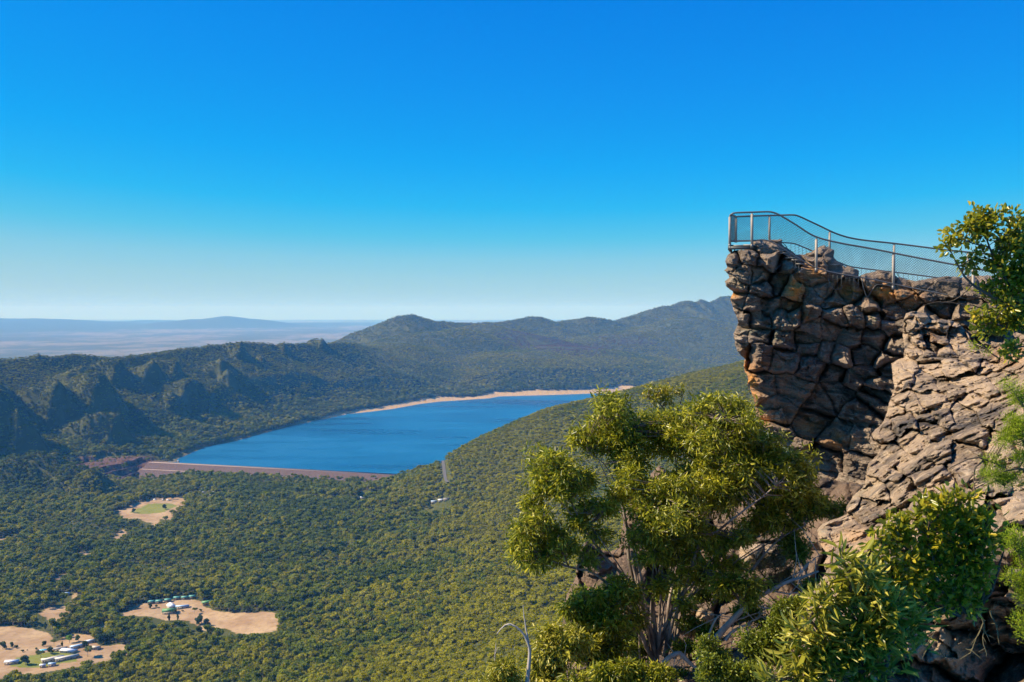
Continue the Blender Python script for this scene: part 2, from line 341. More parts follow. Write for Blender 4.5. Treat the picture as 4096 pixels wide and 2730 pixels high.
# ------------------------------------------------------------------ ground sheet
def ground_at(px, py):
    u = un(px, py, 1.0); t = 474 / -u[2]; fj = np.interp(px, GPX, np.arange(len(GPX))); a = int(fj); fj -= a
    for _ in range(14):
        fi = np.interp(t, GD, np.arange(len(GD))); b = int(fi); fi_ = fi - b
        h = float((GH[b, a] * (1 - fj) + GH[b, a + 1] * fj) * (1 - fi_) + (GH[b + 1, a] * (1 - fj) + GH[b + 1, a + 1] * fj) * fi_); t = .5 * t + .5 * h / u[2]
    return np.array((u[0] * t, t, h))
def build_ground():
    global GD, GPX, GH, FIELDS, GREEN
    nr, nc = 1150, 900
    tt = np.linspace(0, 1, nr); d = np.exp(np.log(25) + tt * (np.log(60000) - np.log(25)))
    # finer rows where the land is seen
    key = np.array([25, 500, 1200, 3000, 9500, 60000.]); cum = np.array([0, .06, .22, .55, .88, 1.])
    d = np.exp(np.interp(tt, cum, np.log(key)))
    px = np.linspace(-380, 1400, nc)
    D, PX = np.meshgrid(d, px, indexing='ij'); X = (PX - 512) / F * D
    H = height(X, D)
    GD, GPX, GH = d, px, H
    FIELDS = [np.array([ground_at(*q)[:2] for q in f]) for f in FIELDS]; GREEN = [np.array([ground_at(*q)[:2] for q in f]) for f in GREEN]
    P = np.stack([X, D], -1)
    tan = np.zeros(X.shape); grn = np.zeros(X.shape); red = np.zeros(X.shape)
    wv = xyz(X, D); jit = np.stack([14 * fbm(wv / 40, 3, 5), 14 * fbm(wv / 40, 3, 6)], -1)
    reg = (D > 1000) & (D < 3000)
    for f in FIELDS:
        m = np.zeros(X.shape, bool); m[reg] = inside((P + jit)[reg], f); tan[m] = 1
    for f in GREEN:
        m = np.zeros(X.shape, bool); m[reg] = inside((P + jit)[reg], f); grn[m] = 1
    di, t, _ = lake_info(P)
    tpos = np.clip((t - 5.5) / 2, 0, 1) * (t < 19)          # the sandy part of the shore starts past the left bay
    sand = (di < 16 + 46 * np.clip((t - 6.5) / 3, 0, 1) + 18 * fbm(wv / 90, 3, 15)) & (t < 19) & (H > LAKE_Z - 3)
    sand2 = sand * (0.25 + 0.75 * tpos)
    r = np.hypot((X - QC[0]) / 185, (D - QC[1]) / 170); red = np.clip((1.0 - r) * 4 + .8 * fbm(wv / 60, 3, 19), 0, 1)
    plainm = np.clip((D - 9500) / 1500, 0, 1) * (H < -440)
    V = np.stack([X, D, H], -1).reshape(-1, 3)
    o = mesh_from('ground', V, grid_faces(nr, nc)[:, ::-1], None, True, attrs=dict(tan=tan.ravel(), grn=grn.ravel(), sand=sand2.ravel(), red=red.ravel(), plain=plainm.ravel()))
    m = NT('forest floor and paddocks', 0.95, 0.1)
    p = m.pos()
    n1 = m.noise(0.02, 6, p); n2 = m.noise(0.004, 5, p); n3 = m.noise(0.12, 4, p)
    base = m.mix(m.ramp(n1, [(.35, 0), (.65, 1)]), (.050, .058, .014), (.085, .085, .022))
    base = m.mix(m.ramp(n2, [(.62, 0), (.72, 1)]), base, (.10, .075, .050))
    straw = m.mix(m.ramp(n1, [(.35, 0), (.6, 1)]), (.31, .195, .105), (.43, .30, .17))
    straw = m.mix(m.math('MULTIPLY', m.ramp(n3, [(.45, 0), (.7, 1)]), .5), straw, (.20, .13, .06))
    c = m.mix(m.attr('tan').outputs['Fac'], base, straw)
    c = m.mix(m.attr('grn').outputs['Fac'], c, m.mix(n1, (.12, .17, .02), (.26, .22, .06)))
    c = m.mix(m.attr('red').outputs['Fac'], c, m.mix(m.ramp(n3, [(.4, 0), (.65, 1)]), (.065, .036, .030), (.16, .09, .065)))
    c = m.mix(m.attr('sand').outputs['Fac'], c, m.mix(m.ramp(n3, [(.3, 0), (.7, 1)]), (.36, .22, .10), (.55, .40, .22)))
    # the far plain: pale paddocks cut by dark belts of trees
    q = m.pos((1, .4, 1)); f1 = m.noise(.0011, 5, q, .65); f2 = m.noise(.00025, 4, q, .6); f3 = m.noise(.006, 3, q, .6)
    pl = m.mix(m.ramp(f1, [(.46, 0), (.54, 1)]), (.085, .095, .065), (.185, .165, .13))
    pl = m.mix(m.ramp(f3, [(.55, 0), (.64, 1)]), pl, (.085, .095, .06))
    pl = m.mix(m.ramp(f2, [(.52, 0), (.60, 1)]), pl, (.08, .09, .065))
    c = m.mix(m.attr('plain').outputs['Fac'], c, pl)
    m.color(c); o.data.materials.append(m.m)
    tag(o, kind='structure')
build_ground()

def build_lake():
    m = NT('lake water', 0.22, 0.5)
    q = m.pos((1, 1, 1), (0, 0, .25)); st = m.pos((.35, 1, 1), (0, 0, .2))
    n1 = m.noise(.0036, 5, st); n2 = m.noise(.03, 3, st)
    m.color(m.mix(m.ramp(n1, [(.36, 0), (.56, 1)]), (.001, .060, .140), (.003, .118, .245)))
    m.put(m.b.inputs['Roughness'], m.ramp(n1, [(.4, .25), (.6, .45)]))
    bn = m.n('TexNoise'); bn.inputs['Scale'].default_value = .35; bn.inputs['Detail'].default_value = 4
    m.t.links.new(q, bn.inputs['Vector']); m.bump(bn.outputs[0], 1.0, 1.6)
    L = LAKE; pr = np.roll(L, 1, 0); nx = np.roll(L, -1, 0)
    t = nx - pr; nrm = np.stack([t[:, 1], -t[:, 0]], -1); nrm /= np.linalg.norm(nrm, axis=1)[:, None]
    area = (L[:, 0] * nx[:, 1] - nx[:, 0] * L[:, 1]).sum()
    E = L + nrm * (14 if area > 0 else -14)
    me = bpy.data.meshes.new('lake')
    me.from_pydata([(a, b, LAKE_Z) for a, b in (E if area > 0 else E[::-1])], [], [list(range(len(E)))]); me.materials.append(m.m)
    o = bpy.data.objects.new('lake', me); COL.objects.link(o)
    tag(o, kind='structure'); return o
build_lake()

# ------------------------------------------------------------------ dam
def build_dam():
    fr = DAM_B - DAM_A; L = np.linalg.norm(fr); fr /= L; dn = np.array((fr[1], -fr[0]))
    prof = [(-34, -446), (-7, -423.6), (-6, -422.9), (5, -422.9), (6, -423.3), (20, -429.5), (36, -436), (37, -436.1), (43, -436.2), (44, -436.6), (60, -444), (84, -455), (110, -464)]
    # densify the rockfill slopes
    pp = [];
    for (a, b), (c, d) in zip(prof[:-1], prof[1:]):
        n = max(1, int(abs(c - a) / 2.0))
        for k in range(n): pp.append((a + (c - a) * k / n, b + (d - b) * k / n))
    pp.append(prof[-1]); pp = np.array(pp); us = np.arange(-25, L + 45, 2.0)
    U, I = np.meshgrid(us, np.arange(len(pp)), indexing='ij'); v = pp[I, 0]; z = pp[I, 1]
    X = DAM_A[0] + fr[0] * U + dn[0] * v; Y = DAM_A[1] + fr[1] * U + dn[1] * v
    slope = ((v > 7) & (v < 36)) | (v > 45) | (v < -8)
    Z = z + slope * 1.0 * fbm(xyz(X / 3.5, Y / 3.5, z / 3.5), 2, 3)
    m = NT('rockfill', 0.95, 0.1); n = m.noise(.45, 5, m.pos(), .7); n2 = m.noise(.03, 3, m.pos())
    m.color(m.mix(m.ramp(n, [(.35, 0), (.65, 1)]), (.070, .048, .042), (.17, .115, .10)))
    o = mesh_from('dam', np.stack([X, Y, Z], -1), grid_faces(*U.shape), m.m)
    tag(o, 'long rockfill dam wall with a berm along its face holding back the lake', 'dam')
    g = plain('pale gravel track', (.30, .23, .20), var=.08)
    for nm, v0, v1, zz in (('crest_road', -5, 4.2, -422.7), ('berm_track', 37.2, 42.8, -435.95)):
        q = [(DAM_A[0] + fr[0] * a + dn[0] * b, DAM_A[1] + fr[1] * a + dn[1] * b, zz) for a in (-25, L + 40) for b in (v0, v1)]
        q += [(a, b, c - 0.5) for a, b, c in q]
        mesh_from(nm, q, np.array([[0, 1, 3, 2], [4, 6, 7, 5], [0, 2, 6, 4], [1, 5, 7, 3], [0, 4, 5, 1], [2, 3, 7, 6]]), g, parent=o)
    wl = plain('dark parapet', (.10, .09, .09))
    q = [(DAM_A[0] + fr[0] * a + dn[0] * b, DAM_A[1] + fr[1] * a + dn[1] * b, zz) for a in (-20, L + 40) for b in (-6.2, -5.4) for zz in (-423.2, -421.6)]
    mesh_from('parapet', q, np.array([[0, 1, 3, 2], [4, 6, 7, 5], [0, 4, 5, 1], [2, 3, 7, 6], [1, 5, 7, 3], [0, 2, 6, 4]]), wl, parent=o)
build_dam()
ROADS = [np.array([ground_at(*q)[:2] for q in l]) for l in ([(430, 465.5), (434, 465.5), (438, 468.5), (441, 473), (445, 477.5), (449, 482)], [(422, 473), (425, 469), (428, 467.5), (430, 471)])]
def build_road():
    m = plain('worn asphalt', (.13, .12, .115), .9, .2, 0, .1, .2)
    for rd in ROADS:
        c = smooth_line(np.concatenate([rd, np.zeros((len(rd), 1))], 1), 60)[:, :2]; t = np.gradient(c, axis=0); t /= np.linalg.norm(t, axis=1)[:, None]; nr_ = np.stack([t[:, 1], -t[:, 0]], -1)
        V = []
        for w_ in (-3.5, 0, 3.5):
            q = c + nr_ * w_; V.append(np.concatenate([q, height(q[:, 0], q[:, 1])[:, None] + 1.2], 1))
        V = np.stack(V, 1); V[..., 2] = V[..., 2].max(1)[:, None]
        tag(mesh_from('road', V.reshape(-1, 3), grid_faces(len(c), 3), m), kind='structure')
build_road()

BUILD_SPOTS = []
# ------------------------------------------------------------------ far forest
HIDE = bpy.data.collections.new('tree_kinds')
def leafmat(name, a, b, rough=0.75, trans=0.28, spec=.10, scale=.6, per=0.5):
    m = NT(name, rough, spec)
    oi = m.n('ObjectInfo'); n = m.noise(scale, 3, m.pos())
    f = m.math('ADD', m.math('MULTIPLY', oi.outputs['Random'], per), m.math('MULTIPLY', n, 1 - per))
    m.color(m.mix(m.ramp(f, [(.25, 0), (.75, 1)]), a, b))
    if trans:
        tr = m.n('BsdfTranslucent'); m.put(tr.inputs['Color'], m.mix(f, tuple(min(1, x * 1.6) for x in a), tuple(min(1, x * 1.7) for x in b)))
        mx = m.n('MixShader'); mx.inputs[0].default_value = trans
        m.t.links.new(m.b.outputs[0], mx.inputs[1]); m.t.links.new(tr.outputs[0], mx.inputs[2]); m.t.links.new(mx.outputs[0], m.out.inputs[0])
    return m.m
def blob_quads(centers, radii, n, size, r, flat=0.75, up=0.25):
    """n leaf clump quads spread over the outside of ellipsoid blobs"""
    k = r.choice(len(centers), n, p=(radii ** 2) / (radii ** 2).sum())
    v = r.normal(size=(n, 3)); v /= np.linalg.norm(v, axis=1)[:, None]; v[:, 2] = np.abs(v[:, 2]) * (r.random(n) > .22) - np.abs(v[:, 2]) * (r.random(n) < .22) * .6
    c = centers[k] + v * radii[k][:, None] * np.array((1, 1, flat)) * (0.75 + .35 * r.random(n))[:, None]
    nn = v + r.normal(size=(n, 3)) * .55; nn[:, 2] += up; nn /= np.linalg.norm(nn, axis=1)[:, None]
    a = np.cross(nn, r.normal(size=(n, 3))); a /= np.linalg.norm(a, axis=1)[:, None]; b = np.cross(nn, a)
    s = size * (.6 + .8 * r.random(n))[:, None]
    V = np.stack([c - a * s - b * s * .5, c + a * s * .4 - b * s, c + a * s + b * s * .6, c - a * s * .3 + b * s], 1).reshape(-1, 3)
    return V, np.arange(n * 4).reshape(n, 4)
def tubes(paths, sides=6):
    """paths: list of (points (k,3), radii (k)); returns verts, quads"""
    VV = []; FF = []; base = 0
    for pts, rad in paths:
        pts = np.asarray(pts, float); rad = np.asarray(rad, float); k = len(pts)
        tg = np.gradient(pts, axis=0); tg /= np.linalg.norm(tg, axis=1)[:, None] + 1e-9
        up = np.tile(np.array((0.13, 0.21, 0.97)), (k, 1)); up[np.abs(tg[:, 2]) > .9] = (0.9, 0.3, 0.1)
        if np.abs(tg[:, 2]).max() > .9: up[:] = (0.9, 0.3, 0.1) if np.abs(tg[:, 2]).min() > .35 else (0.2, 0.95, 0.1)
        a = np.cross(tg, up); a /= np.linalg.norm(a, axis=1)[:, None] + 1e-9; b = np.cross(tg, a)
        th = np.arange(sides) / sides * 2 * math.pi
        ring = pts[:, None] + rad[:, None, None] * (np.cos(th)[None, :, None] * a[:, None] + np.sin(th)[None, :, None] * b[:, None])
        VV.append(ring.reshape(-1, 3)); i = base + np.arange(k * sides).reshape(k, sides); j = np.roll(i, -1, 1)
        FF.append(np.stack([i[:-1], j[:-1], j[1:], i[1:]], -1).reshape(-1, 4)); base += k * sides
    return np.concatenate(VV), np.concatenate(FF)
def gum_shape(seed, n, size, blobs=9, wide=5.5, high=15.0):
    r = np.random.default_rng(seed)
    c = []; rad = []
    for k in range(blobs):
        a = r.random() * 6.28; q = math.sqrt(r.random()) * wide * .72
        c.append((q * math.cos(a), q * math.sin(a), high * .74 - q * q * .10 + r.normal() * .9)); rad.append(wide * (.30 + .22 * r.random()))
    c = np.array(c); rad = np.array(rad)
    return blob_quads(c, rad, n, size, r), c
KINDS = []
F_MATS = [leafmat('gum foliage olive', (.13, .135, .008), (.33, .30, .016)), leafmat('gum foliage grey green', (.095, .125, .009), (.25, .27, .018)), leafmat('gum foliage dark', (.060, .088, .008), (.17, .20, .013)), leafmat('burnt reddish scrub', (.10, .05, .035), (.22, .13, .085))]
BARK = plain('pale gum bark', (.30, .25, .20), var=.3)
def forest_kinds():
    for k, (n, size, wide, high, mi) in enumerate([(300, .85, 6.0, 16, 0), (300, .85, 5.2, 17, 0), (260, .8, 6.6, 15, 1), (260, .8, 5.0, 18, 1), (280, .8, 4.6, 15, 2), (240, .9, 7.0, 14, 0), (200, .8, 5.0, 9, 3)]):
        (V, Q), c = gum_shape(100 + k, n, size, 10, wide, high)
        T, TQ = tubes([(np.array([(0, 0, -3), (.2, 0, high * .35), (0, .3, high * .7)]), (.35, .28, .15))], 4)
        KINDS.append((mesh_from('crown', V, Q, F_MATS[mi], link=False).data, None))
        o = mesh_from('forest_tree_kind', np.concatenate([V, T]), np.concatenate([Q, TQ + len(V)]), F_MATS[mi], link=False)
        KINDS[-1] = (KINDS[-1][0], mesh_from('trunk', T, TQ, BARK, link=False).data); o.data.materials.append(BARK); mi_ = np.zeros(len(Q) + len(TQ), np.int32); mi_[len(Q):] = 1; o.data.polygons.foreach_set('material_index', mi_)
        HIDE.objects.link(o)
forest_kinds()

# ------------------------------------------------------------------ buildings and single trees on the valley floor
def r6(x, y): return .1403 * x, 462.5 + .1403 * y
def r7(x, y): return 75 + .10625 * x, 425 + .10625 * y
def building_mats():
    g = lambda n, c, r=.5: plain(n, c, r, .4, 0, .08, .4)
    return dict(teal=g('teal sheet roof', (.10, .30, .24)), green=g('green sheet roof', (.10, .26, .09)), cream=g('cream roof', (.62, .56, .46)), white=g('white sheet roof', (.78, .80, .82), .35), blue=g('pale blue sheet roof', (.42, .56, .68), .35), grey=g('grey brown roof', (.26, .24, .22)),
                beige=g('beige roof', (.50, .43, .33)), wall=g('rendered wall', (.42, .36, .28), .9), timber=g('timber wall', (.20, .13, .08), .9), glass=g('dark window glass', (.03, .04, .05), .1), pool=g('pool water', (.05, .45, .62), .1), van=g('white caravan shell', (.80, .80, .78), .4), tile=g('pool paving', (.6, .56, .5), .8))
BM = building_mats()
def box(name, c, s, mat, parent, rot=0.0):
    x, y, z = c; a, b, h = s[0] / 2, s[1] / 2, s[2]
    V = np.array([(i * a, j * b, k * h) for i in (-1, 1) for j in (-1, 1) for k in (0, 1)], float); cs, sn = math.cos(rot), math.sin(rot)
    V = np.stack([V[:, 0] * cs - V[:, 1] * sn + x, V[:, 0] * sn + V[:, 1] * cs + y, V[:, 2] + z], -1)
    return mesh_from(name, V, np.array([[0, 1, 3, 2], [4, 6, 7, 5], [0, 4, 5, 1], [2, 3, 7, 6], [1, 5, 7, 3], [0, 2, 6, 4]]), mat, parent=parent)
def house(p, w, l, h, rh, rz, roof, wall, label, name='house', cat='house', group=None, skillion=False):
    root = empty(name, p, label, cat, group, rz)
    box('wall', (0, 0, -1.5), (l, w, h + 1.5), BM[wall], root)
    a, b = l / 2 + .7, w / 2 + .8
    if skillion: V = [(-a, -b, h + .02), (a, -b, h + .02), (a, b, h + rh), (-a, b, h + rh), (-a, -b, h + .32), (a, -b, h + .32), (a, b, h + rh + .3), (-a, b, h + rh + .3)]; Fq = np.array([[3, 2, 1, 0], [4, 5, 6, 7], [0, 1, 5, 4], [1, 2, 6, 5], [2, 3, 7, 6], [3, 0, 4, 7]]); mesh_from('roof', V, Fq, BM[roof], parent=root)
    else:
        V = [(-a, -b, h - .1), (a, -b, h - .1), (a, b, h - .1), (-a, b, h - .1), (-a + .2, 0, h + rh), (a - .2, 0, h + rh)]
        mesh_from('roof', V, [np.array([[3, 2, 1, 0], [0, 1, 5, 4], [2, 3, 4, 5]]), np.array([[0, 4, 3], [1, 2, 5]])], BM[roof], parent=root)
    n = max(1, int(l / 6))
    for i in range(n): box('window', (-l / 2 + (i + .5) * l / n + .8, -w / 2 - .03, .9), (1.6, .08, 1.2), BM['glass'], root)
    box('door', (-l / 2 + 1.0, -w / 2 - .03, .02), (1.0, .09, 2.1), BM['timber' if wall != 'timber' else 'grey'], root)
    return root
def spot(x, y, rad, f=r6):
    p = ground_at(*f(x, y)); BUILD_SPOTS.append((p[0], p[1], rad)); return p
def build_town():
    rz0 = R(12)
    teal = [(1080, 1003, 'leftmost'), (1135, 1000, 'second from the left'), (1197, 991, 'third from the left'), (1262, 975, 'fourth from the left'), (1318, 973, 'fifth from the left'), (1372, 966, 'rightmost')]
    for x, y, t in teal:
        house(spot(x, y, 11), 7.5, 9.5, 2.8, 2.2, rz0, 'teal', 'timber', f'small teal roofed cabin, {t} in the row of six', 'cabin', 'cabin', 'teal roofed cabins in a row')
    house(spot(1478, 1010, 15), 10, 15, 3.2, 2.8, R(30), 'green', 'timber', 'green roofed lodge standing apart right of the cabin row')
    house(spot(1207, 1072, 22), 12, 19, 3.6, 3.6, rz0, 'green', 'wall', 'large green roofed hall at the edge of the dry paddock', 'hall', 'building')
    house(spot(1222, 1038, 18), 11, 15, 4.2, 3.4, R(-55), 'white', 'wall', 'pale roofed wing behind the green roofed hall', 'hall', 'building')
    house(spot(1300, 1036, 18), 7, 19, 3.0, 1.6, rz0, 'blue', 'wall', 'long pale blue roofed wing right of the green hall', 'hall', 'building')
    house(spot(470, 944, 12), 8, 10, 2.8, 1.6, R(20), 'blue', 'wall', 'lone house with a pale blue roof among trees left of the cabins')
    for x, y, w, l, roof, rz, lab in [(375, 1408, 10, 26, 'cream', 34, 'long cream roofed motel block at the lower left'), (478, 1400, 9, 28, 'cream', 34, 'second long cream roofed motel block right of the first'), (490, 1350, 11, 20, 'white', -14, 'white roofed block in the middle of the motel'), (555, 1318, 8, 19, 'blue', 38, 'blue grey roofed block at the upper end of the motel'),
                                      (640, 1283, 8, 12, 'white', 38, 'small white roofed block under a tree above the motel'), (85, 1430, 9, 16, 'white', 10, 'white roofed house alone at the far lower left'), (682, 1330, 8, 10, 'beige', -10, 'small beige roofed shed right of the motel'), (430, 1338, 8, 16, 'grey', 20, 'grey brown roofed block beside the motel pool'),
                                      (372, 1448, 6, 8, 'blue', 10, 'tiny pale blue roofed shed below the motel blocks'), (305, 1458, 5, 6, 'white', 10, 'tiny white roofed shed at the bottom left of the motel')]:
        house(spot(x, y, l * .62), w, l, 3.0, 1.3, R(rz), roof, 'wall', lab)
    p = spot(312, 1336, 10); root = empty('swimming_pool', p + np.array((0, 0, .25)), 'light blue swimming pool on the lawn beside the motel', 'pool', rz=R(15))
    box('surround', (0, 0, -1), (12, 8, 1.05), BM['tile'], root); box('water', (0, 0, .0), (9, 5, .09), BM['pool'], root)
    # caravan park below the dam
    p = spot(1340, 232, 14); house(p, 12, 13, 3.2, 2.6, 0, 'beige', 'wall', 'domed beige roofed hall in the caravan park below the dam', 'hall', 'building')
    r = np.random.default_rng(4); van = None; order = 'first second third fourth fifth sixth seventh eighth ninth tenth eleventh twelfth thirteenth'.split(); k1 = k2 = 0
    for x, y in sorted([(1410, 218), (1427, 203), (1447, 215), (1482, 228), (1502, 233), (1542, 231), (1397, 208), (1462, 198), (1572, 218), (1196, 272), (1103, 268), (1520, 215), (1600, 205), (1490, 205), (1380, 228), (1160, 270)]):
        p = spot(x, y, 7)
        if y > 250: lab = f'white caravan on the rim of the upper clearing, {order[k1]} from the left'; k1 += 1
        else: lab = f'white caravan right of the domed hall, {order[k2]} from the left'; k2 += 1
        rz = r.random() * 3.1
        if van is None:
            van = empty('caravan', p, lab, 'caravan', 'caravans in the park below the dam', rz)
            box('body', (0, 0, .5), (6.2, 2.4, 2.2), BM['van'], van); box('roof', (0, 0, 2.705), (5.8, 2.1, .25), BM['white'], van); box('window', (.6, -1.22, 1.5), (1.6, .06, .6), BM['glass'], van); box('awning', (0, -2.4, 2.3), (4.6, 2.2, .08), BM['beige'], van)
            for s in (-1, 1): box('wheel', (.4 * s, s * 1.0, 0), (.6, .2, .55), BM['glass'], van)
        else:
            c = van.copy(); COL.objects.link(c); c['label'] = lab; c.location = p; c.rotation_euler = (0, 0, rz)
            for ch in list(van.children): q = ch.copy(); COL.objects.link(q); q.parent = c
    house(spot(1236, 412, 8), 5, 7, 2.6, 1.0, 0, 'white', 'wall', 'little white shed at the lower edge of the upper clearing')
    for px, py, roof, lab in [(434, 502.5, 'blue', 'pale blue roofed house alone in the forest on the right slope'), (441, 501, 'white', 'white roofed house just right of the pale blue one in the forest'), (446.5, 500, 'grey', 'small grey roofed house at the right end of three in the forest'), (363, 497.5, 'white', 'white roofed house lost in the middle of the forest')]:
        p = ground_at(px, py); BUILD_SPOTS.append((p[0], p[1], 12)); house(p, 8, 12, 3, 1.5, R(10), roof, 'wall', lab)
    p = un(178.5, 461.5, 2790); p[2] = LAKE_Z; root = empty('intake_tower', p, 'slim pale intake tower standing in the water at the dam end', 'tower')
    box('shaft', (0, 0, -6), (3.5, 3.5, 15), BM['wall'], root); box('cabin', (0, 0, 9.003), (5, 5, 3), BM['beige'], root); box('footbridge', (-12, 0, 8.2), (20, 1.6, .6), BM['wall'], root)

ONE = leafmat('paddock tree leaves dark', (.030, .060, .016), (.085, .115, .028)); TWO = leafmat('paddock tree leaves olive', (.085, .110, .022), (.20, .21, .04)); THREE = leafmat('bright exotic tree leaves', (.13, .24, .02), (.30, .42, .05)); FOUR = leafmat('autumn tree leaves', (.45, .32, .03), (.60, .42, .05))
def build_paddock_trees():
    protos = {}
    def proto(kind):
        if kind in protos: return protos[kind]
        m, wide, high, n, bl = dict(round=(ONE, 4.6, 11, 420, 9), olive=(TWO, 5.4, 13, 420, 10), bright=(THREE, 4.2, 10, 360, 7), column=(ONE, 2.6, 15, 320, 8), autumn=(FOUR, 2.6, 7, 200, 5), bush=(ONE, 3.0, 5, 220, 5), open=(TWO, 5.5, 14, 300, 8))[kind]
        (V, Q), c = gum_shape(500 + len(protos), n, .75 if kind != 'bush' else .5, bl, wide, high)
        if kind in ('round', 'column', 'bush'):       # foliage almost to the ground
            V[:, 2] = (V[:, 2] - V[:, 2].min()) / (V[:, 2].max() - V[:, 2].min()) * (high * .92) + high * .10
        T, TQ = tubes([(np.array([(0, 0, -1), (.1, 0, high * .4), (0, .1, high * .72)]), (.32, .25, .12))], 6)
        protos[kind] = (mesh_from('crown', V, Q, m, link=False).data, mesh_from('trunk', T, TQ, BARK, link=False).data)
        return protos[kind]
    L = [(955, 358, 'round', 1.0, 'dark round tree standing alone at the left of the upper clearing'), (1175, 334, 'round', 1.1, 'dark round tree standing on the green middle of the upper clearing'),
         (1640, 1070, 'olive', .9, 'tree on the upper rim of the dry paddock, right of the lodge'), (1750, 1065, 'round', 1.0, 'broad dark tree at the upper right rim of the dry paddock'), (1206, 1135, 'column', .8, 'slim dark tree at the lower edge of the dry paddock, left of two'), (1268, 1128, 'column', .7, 'slim dark tree at the lower edge of the dry paddock, right of two'),
         (1400, 1158, 'round', 1.0, 'leftmost tree of the clump in the dry paddock'), (1435, 1150, 'round', 1.25, 'tallest tree of the clump in the dry paddock'), (1475, 1165, 'round', 1.0, 'rightmost tree of the clump in the dry paddock'), (1422, 1225, 'round', 1.1, 'big dark tree at the lower rim of the dry paddock'),
         (325, 1195, 'column', .8, 'pointed dark tree alone above the lower left paddock'), (400, 1195, 'open', .7, 'open tree at the upper edge of the lower left paddock'), (200, 1170, 'olive', .75, 'left tree of two along the fence line above the lower left paddock'), (250, 1178, 'round', .7, 'right tree of two along the fence line above the lower left paddock'),
         (313, 1308, 'round', .7, 'small round tree above the motel pool'), (385, 1308, 'olive', .8, 'tree between the pool and the grey roofed block'), (443, 1315, 'column', .55, 'small pointed tree behind the motel'), (495, 1285, 'bright', 1.1, 'light green tree behind the upper motel block'), (463, 1250, 'olive', 1.0, 'tree at the right end of the lower left paddock'), (560, 1275, 'round', .9, 'dark tree above the blue grey motel roof'),
         (700, 1298, 'round', 1.3, 'leftmost of three big dark trees right of the motel'), (745, 1290, 'round', 1.35, 'middle of three big dark trees right of the motel'), (805, 1280, 'round', 1.3, 'rightmost of three big dark trees right of the motel'), (610, 1320, 'round', .9, 'dark tree standing between two motel roofs'), (625, 1385, 'olive', 1.2, 'olive tree below the beige shed'),
         (362, 1365, 'round', .9, 'dark tree beside the long cream motel block'), (293, 1405, 'olive', 1.1, 'pale olive tree at the left end of the motel'), (180, 1445, 'round', 1.2, 'broad dark tree between the lone white roof and the motel'), (255, 1338, 'bush', .8, 'dark bush left of the pool'), (158, 1350, 'bush', .7, 'dark bush on the lawn at the lower left'), (196, 1340, 'bush', .35, 'tiny shrub on the lawn at the lower left'),
         (78, 1318, 'round', .7, 'dark tree at the left edge of the lower paddock'), (20, 1332, 'round', 1.0, 'big dark tree touching the left edge beside the lawn'), (112, 1322, 'bush', .9, 'dark bush by the track at the left edge'), (378, 1040, 'open', 1.0, 'pale spreading tree beside the track above the lower left paddock'),
         (1385, 1080, 'open', .8, 'open tree in front of the cabin row'), (1432, 1060, 'bush', .8, 'bush between the cabins and the dry paddock'), (1250, 1080, 'round', .7, 'dark tree at the right corner of the green roofed hall'), (1300, 1062, 'bush', .6, 'bush below the pale blue wing'), (1065, 1040, 'round', .8, 'tree below the leftmost cabin'), (1110, 1035, 'bush', 1.0, 'dense bush below the second cabin')]
    L2 = [(1235, 500, 'bright', 1.3, 'bright green tree at the foot of the dam, left of two'), (1305, 495, 'bright', 1.4, 'bright green tree at the foot of the dam, right of two'), (1920, 510, 'column', 1.2, 'dark pointed tree at the foot of the dam'), (2100, 505, 'bright', 1.0, 'light tree against the dam beside the yellow one'), (2050, 515, 'autumn', 1.2, 'small yellow autumn tree at the foot of the dam'),
          (1395, 495, 'round', 1.0, 'dark round tree at the foot of the dam'), (1105, 510, 'round', 1.2, 'broad dark tree at the left foot of the dam'), (392, 215, 'column', 1.0, 'slim poplar beside the terraced cutting'), (430, 212, 'bright', .9, 'light green tree beside the slim poplar'), (510, 195, 'bright', 1.3, 'large light green tree above the terraced cutting'),
          (640, 690, 'round', 1.0, 'first dark tree on the upper rim of the clearing'), (672, 695, 'round', 1.0, 'second dark tree on the upper rim of the clearing'), (730, 698, 'round', 1.3, 'third dark tree on the upper rim of the clearing'), (790, 702, 'round', 1.4, 'fourth dark tree on the upper rim of the clearing'), (845, 705, 'round', 1.2, 'fifth dark tree on the upper rim of the clearing'), (905, 700, 'round', 1.3, 'sixth dark tree on the upper rim of the clearing'),
          (1010, 688, 'open', 1.4, 'tall pale tree beside the domed hall'), (908, 850, 'olive', 1.1, 'olive tree at the lower rim of the upper clearing')]
    r = np.random.default_rng(12)
    for (x, y, kd, s, lab), f in [(q, r6) for q in L] + [(q, r7) for q in L2]:
        p = ground_at(*f(x, y)); BUILD_SPOTS.append((p[0], p[1], 5.5 * s))
        t = empty('paddock_tree' if f is r6 else 'valley_tree', p - np.array((0, 0, .2)), lab, 'tree', 'single trees on the valley floor', r.random() * 6.28); t.scale = (s, s, s)
        for me, nm in zip(proto(kd), ('crown', 'trunk')): o = bpy.data.objects.new(nm, me); COL.objects.link(o); o.parent = t
build_town(); build_paddock_trees()

